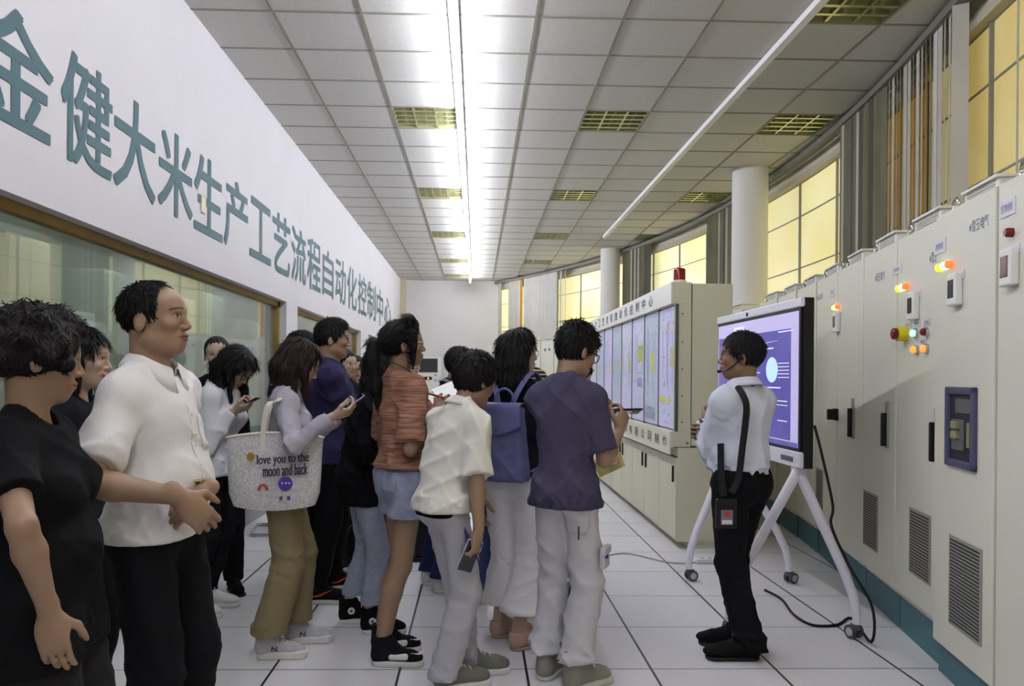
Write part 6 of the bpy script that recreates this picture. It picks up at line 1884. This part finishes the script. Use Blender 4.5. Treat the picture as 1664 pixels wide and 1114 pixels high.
if on('16'):
    WP = cloth('white_flowing_cloth', '#e6e4e4', var=.03, vscale=4)
    I = person('long-haired woman in glasses with a blue backpack and wide white trousers', (.215, 4.12), 64, 1.695, False, head=(-40, -2, 0), skin=SKIN_LIGHT, hair=dict(kind='long', len=.215, side=.016, top=.014, face=((.110, 0, -.035), (.074, .088, .108))), seed=16,
        top=dict(m=NAVY, loose=.020, hem=.93, sleeve=.75, neck=1.12), bottom=dict(m=WP, waist=1.02, hem=.20, r=(.112, .108, .122), seat=1, fold=.007, fscale=18, stack=.1), shoes=dict(style='flat', m=PK_SHOE, sole=mat('tan_sole', '#a58d7c', .6)), feet={'L': ('w', .10, 4.23, 20), 'R': ('w', .20, 4.03, 30)},
        arms={'R': dict(loc=(.28, -.12, 1.05), hint=(-.3, -.4, -1)), 'L': dict(loc=(.28, .12, 1.05), hint=(-.3, .4, -1))})
    glasses(I, mat('fine_silver_frame', '#b5b2b2', .25, .6), rx=.021, rz=.019)
    # backpack on her back
    o = I['up'](-.125, 0, 1.13); wo = I['W'](o)
    bp = empty('backpack', tuple(wo), math.radians(64), 'slate blue flap backpack with red stud worn by the long-haired woman', 'backpack')
    BPM = mat('slate_blue_nylon', '#5d5f8a', .55, var=.08, vscale=6, bump=.15, bscale=30)
    g = Grid(axis_pts(-.17, .08, .006), axis_pts(-.19, .19, .006), axis_pts(-.30, .24, .006))
    def bg(X, Y, Z):
        t = np.clip((Z + .21) / .38, 0, 1); w = .150 - .035 * t; d_ = .062 - .018 * t
        qx = np.abs(X + .055) - d_ + .03; qy = np.abs(Y) - w + .03; qz = np.abs(Z + .02) - .20 + .03
        return np.sqrt(np.maximum(qx, 0) ** 2 + np.maximum(qy, 0) ** 2 + np.maximum(qz, 0) ** 2) + np.minimum(np.maximum(qx, np.maximum(qy, qz)), 0) - .03
    g.op(bg, (-.16, -.18, -.28), (.07, .18, .22), .01); g.bump(wrinkle(77, .004, 30)); g.build('body', BPM, bp)
    fl_ = MB(); V = []; F = []; n1, n2 = 14, 10
    for i in range(n1 + 1):
        v = i / n1
        for j in range(n2 + 1):
            u = -1 + 2 * j / n2
            w = .118 + .012 * v; low = .11 + .05 * (1 - abs(u) ** 1.6)
            if v < .3: x = -.03 - .075 * (v / .3); z = .19 - .008 * (v / .3) ** 2
            else: x = -.107 - .016 * (v - .3); z = .182 - (v - .3) / .7 * low
            V.append((x - .004 * (1 - u * u), u * w, z))
    for i in range(n1):
        for j in range(n2): F.append((i * (n2 + 1) + j, i * (n2 + 1) + j + 1, (i + 1) * (n2 + 1) + j + 1, (i + 1) * (n2 + 1) + j))
    fp_ = MB().add(V, F).build('flap', BPM, bp, smooth=True)
    sd_ = fp_.modifiers.new('thickness', 'SOLIDIFY'); sd_.thickness = .005
    MB().disc((-.127, 0, .045), (-1, 0, 0), .008, .004, 14).build('stud', mat('red_stud', '#a03a2c', .4), fp_)
    MB().disc((-.122, -.03, -.02), (-1, 0, 0), .005, .008, 12).build('emblem', mat('red_stud', '#a03a2c', .4), bp)
    for sy in (-1, 1):
        MB().ribbon(smooth_path([Vector((-.02, sy * .035, .16)), Vector((.005, sy * .06, .24)), Vector((.045, sy * .10, .325)), Vector((.115, sy * .115, .345)), Vector((.2, sy * .12, .27)), Vector((.235, sy * .13, .1)), Vector((.16, sy * .165, -.08)), Vector((.0, sy * .14, -.17))], 5), [(0, 1, .0)] * 36, .030, .005).build('shoulder_strap', BPM, bp, smooth=True)
    MB().tube(smooth_path([Vector((-.03, -.05, .185)), Vector((-.03, -.045, .235)), Vector((-.03, 0, .262)), Vector((-.03, .045, .235)), Vector((-.03, .05, .185))], 5), .007, 8).build('grab_handle', BPM, bp, smooth=True)
if on('18'):
    I = person('person in a dark blue top, nearly hidden behind the man in the violet T-shirt', (.50, 4.72), 30, 1.60, False, lean=12, head=(0, 14, 0), neck=.02, skin=SKIN_LIGHT, hair=dict(kind='short', top=.02, side=.016), detail=1.3, seed=48, top=dict(m=cloth('blue_cotton', '#2b2f55'), loose=.024, hem=.84, sleeve=.75), bottom=dict(m=BLK2), shoes=dict(style='low', m=K_SHOE, sole=W_SOLE),
        arms={'R': dict(at=at(968, 752, 4.36), hint=(-.4, -.4, -.8), wdir=(.9, 0, -.2), wpalm=(0, .3, 1), curl=(30, 40, 20)), 'L': dict(loc=(.3, .1, 1.05))})
    yc = at(992, 752, 4.36)
    yf = empty('folder', tuple(yc), .1, 'yellow printed folder sticking out beside the elbow of the man in violet', 'folder')
    MB().bbox(-.09, .075, -.004, .004, -.05, .055, .002, Matrix.Rotation(math.radians(-24), 4, 'Y')).build('cover', mat('yellow_card', '#b5ab5e', .6, var=.3, vscale=20, col2='#c9c08a'), yf)
if on('17'):
    VT = cloth('violet_grey_jersey', '#47435a', var=.06, vscale=5)
    CG = cloth('pale_grey_cargo_cotton', '#c2c1c6', var=.05, vscale=6)
    def cargo(o): pass
    I = person('man in violet T-shirt, grey cargo trousers and black glasses, holding up a phone', (.425, 3.60), 66, 1.705, True, lean=1, head=(-34, 20, 0), neck=.015, skin=SKIN_MID, hair=dict(kind='short', top=.030, side=.008, back=.012, nape=-.085, vol=((.0, 0, .085), (.085, .066, .045)), spike=.004), build=.85, seed=17,
        top=dict(m=VT, loose=.018, hem=.835, sleeve=.86, fold=.005, sleeve_r=1.15, flare=.010, name='t_shirt', bunch=1.0, hem_r=.142, neck=1.22, flat=.82), bottom=dict(m=CG, r=(.096, .078, .074), hem=.13, stack=1.6, fold=.006), shoes=dict(style='boot', m=GR_SHOE, sole=G_SOLE, lace=LC_W), feet={'L': ('w', .325, 3.62, 58), 'R': ('w', .43, 3.50, 34)},
        arms={'R': dict(at=at(1006, 700, 3.72), wdir=(.35, .35, .85), wpalm=(-.6, .5, -.1), elbow=at(984, 757, 3.52), curl=(40, 40, 25), thumb=.5), 'L': dict(at=at(962, 690, 3.92), wdir=(.6, .1, .4), wpalm=(.3, -.2, 1), hint=(.1, -.1, -1), curl=(30, 40, 30))})
    glasses(I, mat('black_acetate', '#0c0c0e', .25), wire=.0024, rx=.023, rz=.019, sq=3.2)
    c = at(1017, 668, 3.78)
    pz = empty('phone', (0, 0, 0), 0, 'black phone held up by the man in the violet T-shirt', 'phone')
    Mz = Matrix.Translation(Vector(c)) @ Matrix.Rotation(math.radians(-5), 4, 'Y') @ Matrix.Rotation(math.radians(-20), 4, 'X') @ Matrix.Rotation(math.radians(12), 4, 'Z')
    pz.matrix_world = Mz
    MB().bbox(-.08, .078, -.038, .038, -.005, .004, .003).build('case', PH_B, pz, smooth=True); MB().box(-.074, .072, -.034, .034, .0036, .0045).build('screen', PH_S, pz)
    MB().bbox(-.06, .02, -.03, .03, -.012, -.004, .003).build('ring_holder', mat('chrome', '#c8c8c8', .15, 1.0), pz, smooth=True)
    tr = I['trousers']
    patch(tr, (-.6, -.075, .79), (1, .0, 0), (.125, .13), 'seat_pocket', CG)
    # cargo pocket, seat pocket and zip on the right leg
    hp, kn = I['G']['R']['hip'], I['G']['R']['kn']
    zc = .60; t = (hp[2] - zc) / (hp[2] - kn[2]); cc = hp + (kn - hp) * t
    MB().bbox(cc[0] - .05, cc[0] + .05, cc[1] - .108, cc[1] - .08, .56, .64, .01).bbox(cc[0] - .054, cc[0] + .054, cc[1] - .114, cc[1] - .084, .625, .665, .008).build('cargo_pocket', CG, tr, smooth=True)
    MB().bbox(cc[0] - .045, cc[0] - .02, cc[1] - .117, cc[1] - .105, .615, .63, .002).build('pocket_tag', mat('blue_tag', '#33308a', .6), tr)
    MB().bbox(-.162, -.150, -.118, -.112, .72, .78, .002).build('zip', mat('dark_zip', '#2d2d33', .4), tr)
if on('20'):
    I = person('presenter in a pale shirt and black trousers standing before the big display', (1.42, 4.02), 122, 1.68, True, head=(36, -3, 0), skin=SKIN_TAN, hair=dict(kind='short', top=.020, side=.009, back=.014, nape=-.085), build=1.1, belly=.03, seed=20,
        top=dict(m=WSH3, loose=.022, hem=.96, tuck=True, sleeve=2, fold=.006, collar=True, wrist=.8, sleeve_r=1.2, bunch=.9), bottom=dict(m=BLK2, waist=.99, r=(.094, .076, .074), belt=BLK, hem=.05, stack=1.0), shoes=dict(style='dress', m=K_SHOE, sole=B_SOLE, sc=1.02), feet={'L': ('w', 1.475, 3.90, 178), 'R': ('w', 1.50, 4.09, 172)},
        arms={'L': dict(at=at(1146, 688, 4.26), hint=(-.6, .6, -.7), wdir=(.1, .6, .5), wpalm=(.8, .2, .3), curl=(45, 50, 30)), 'R': dict(loc=(.26, -.02, 1.14), hint=(-.4, -.8, -.8), dir=(.2, 1, .3), palm=(-1, 0, 0), curl=(40, 45, 30))})
    e = I['e']
    P_ = lambda x, y, z: Vector(I['hc'] + I['Rh'] @ (np.array([x, y, z]) * I['hs']))
    MB().tube(smooth_path([P_(-.012, .088, .005), P_(.005, .088, -.02), P_(.03, .075, -.05), P_(.075, .05, -.08), P_(.10, .035, -.085)], 4), .0035, 8).tube([P_(.098, .037, -.085), P_(.112, .03, -.086)], .009, 10).tube([P_(-.008, .084, -.012), P_(-.002, .094, -.012)], .011, 12).build('headset_microphone', M_BLK_ if False else mat('black_plastic', '#0d0d0f', .4), e, smooth=True)
    # crossbody pouch: one strap over the left shoulder, pouch on the hip
    up, md = I['up'], I['md']
    W0 = np.array([1.42, 4.02, 0])
    px_ = at(1180, 834, 3.80)
    pk = empty('crossbody_pouch', tuple(px_), math.radians(122), 'black crossbody pouch with a badge hanging from the presenter by a shoulder strap', 'pouch')
    LL = lambda p: Vector(I['L'](p)) - Vector(I['L'](px_))
    back = [at(1189, 800, 3.795), at(1200, 776, 3.80), at(1206, 730, 3.815), at(1211, 690, 3.825), at(1213, 660, 3.83), at(1207, 641, 3.86), at(1196, 627, 3.93), at(1184, 628, 4.03)]
    MB().ribbon(smooth_path([LL(p) for p in back], 5), LL(at(1215, 700, 3.80)) - LL(at(1195, 700, 3.84)), .034, .004).build('strap', mat('black_webbing', '#0c0c0e', .8), pk, smooth=True)
    fr = [at(1176, 806, 3.82), at(1172, 770, 3.86), at(1171, 720, 3.90)]
    MB().ribbon(smooth_path([LL(p) for p in fr], 4), LL(at(1190, 760, 3.8)) - LL(at(1170, 760, 3.84)), .034, .004).build('strap', mat('black_webbing', '#0c0c0e', .8), pk, smooth=True)
    Mr = Matrix.Rotation(math.radians(-122 + 0), 4, 'Z')
    b_ = MB().bbox(-.052, .052, -.012, .014, -.075, .075, .008, Mr).build('pouch', mat('black_leather', '#0e0e10', .35), pk, smooth=True)
    MB().bbox(-.03, .03, -.0145, -.0115, -.055, .02, .001, Mr).build('badge', mat('badge_grey', '#77747c', .5), b_)
    MB().bbox(-.012, .012, -.0165, -.0135, -.012, .014, .001, Mr).build('badge_emblem', mat('badge_red', '#b13a35', .5), b_)
    MB().bbox(-.026, .026, -.0165, -.0135, -.05, -.03, .001, Mr).build('badge_print', mat('badge_white', '#cfcdd2', .5), b_)
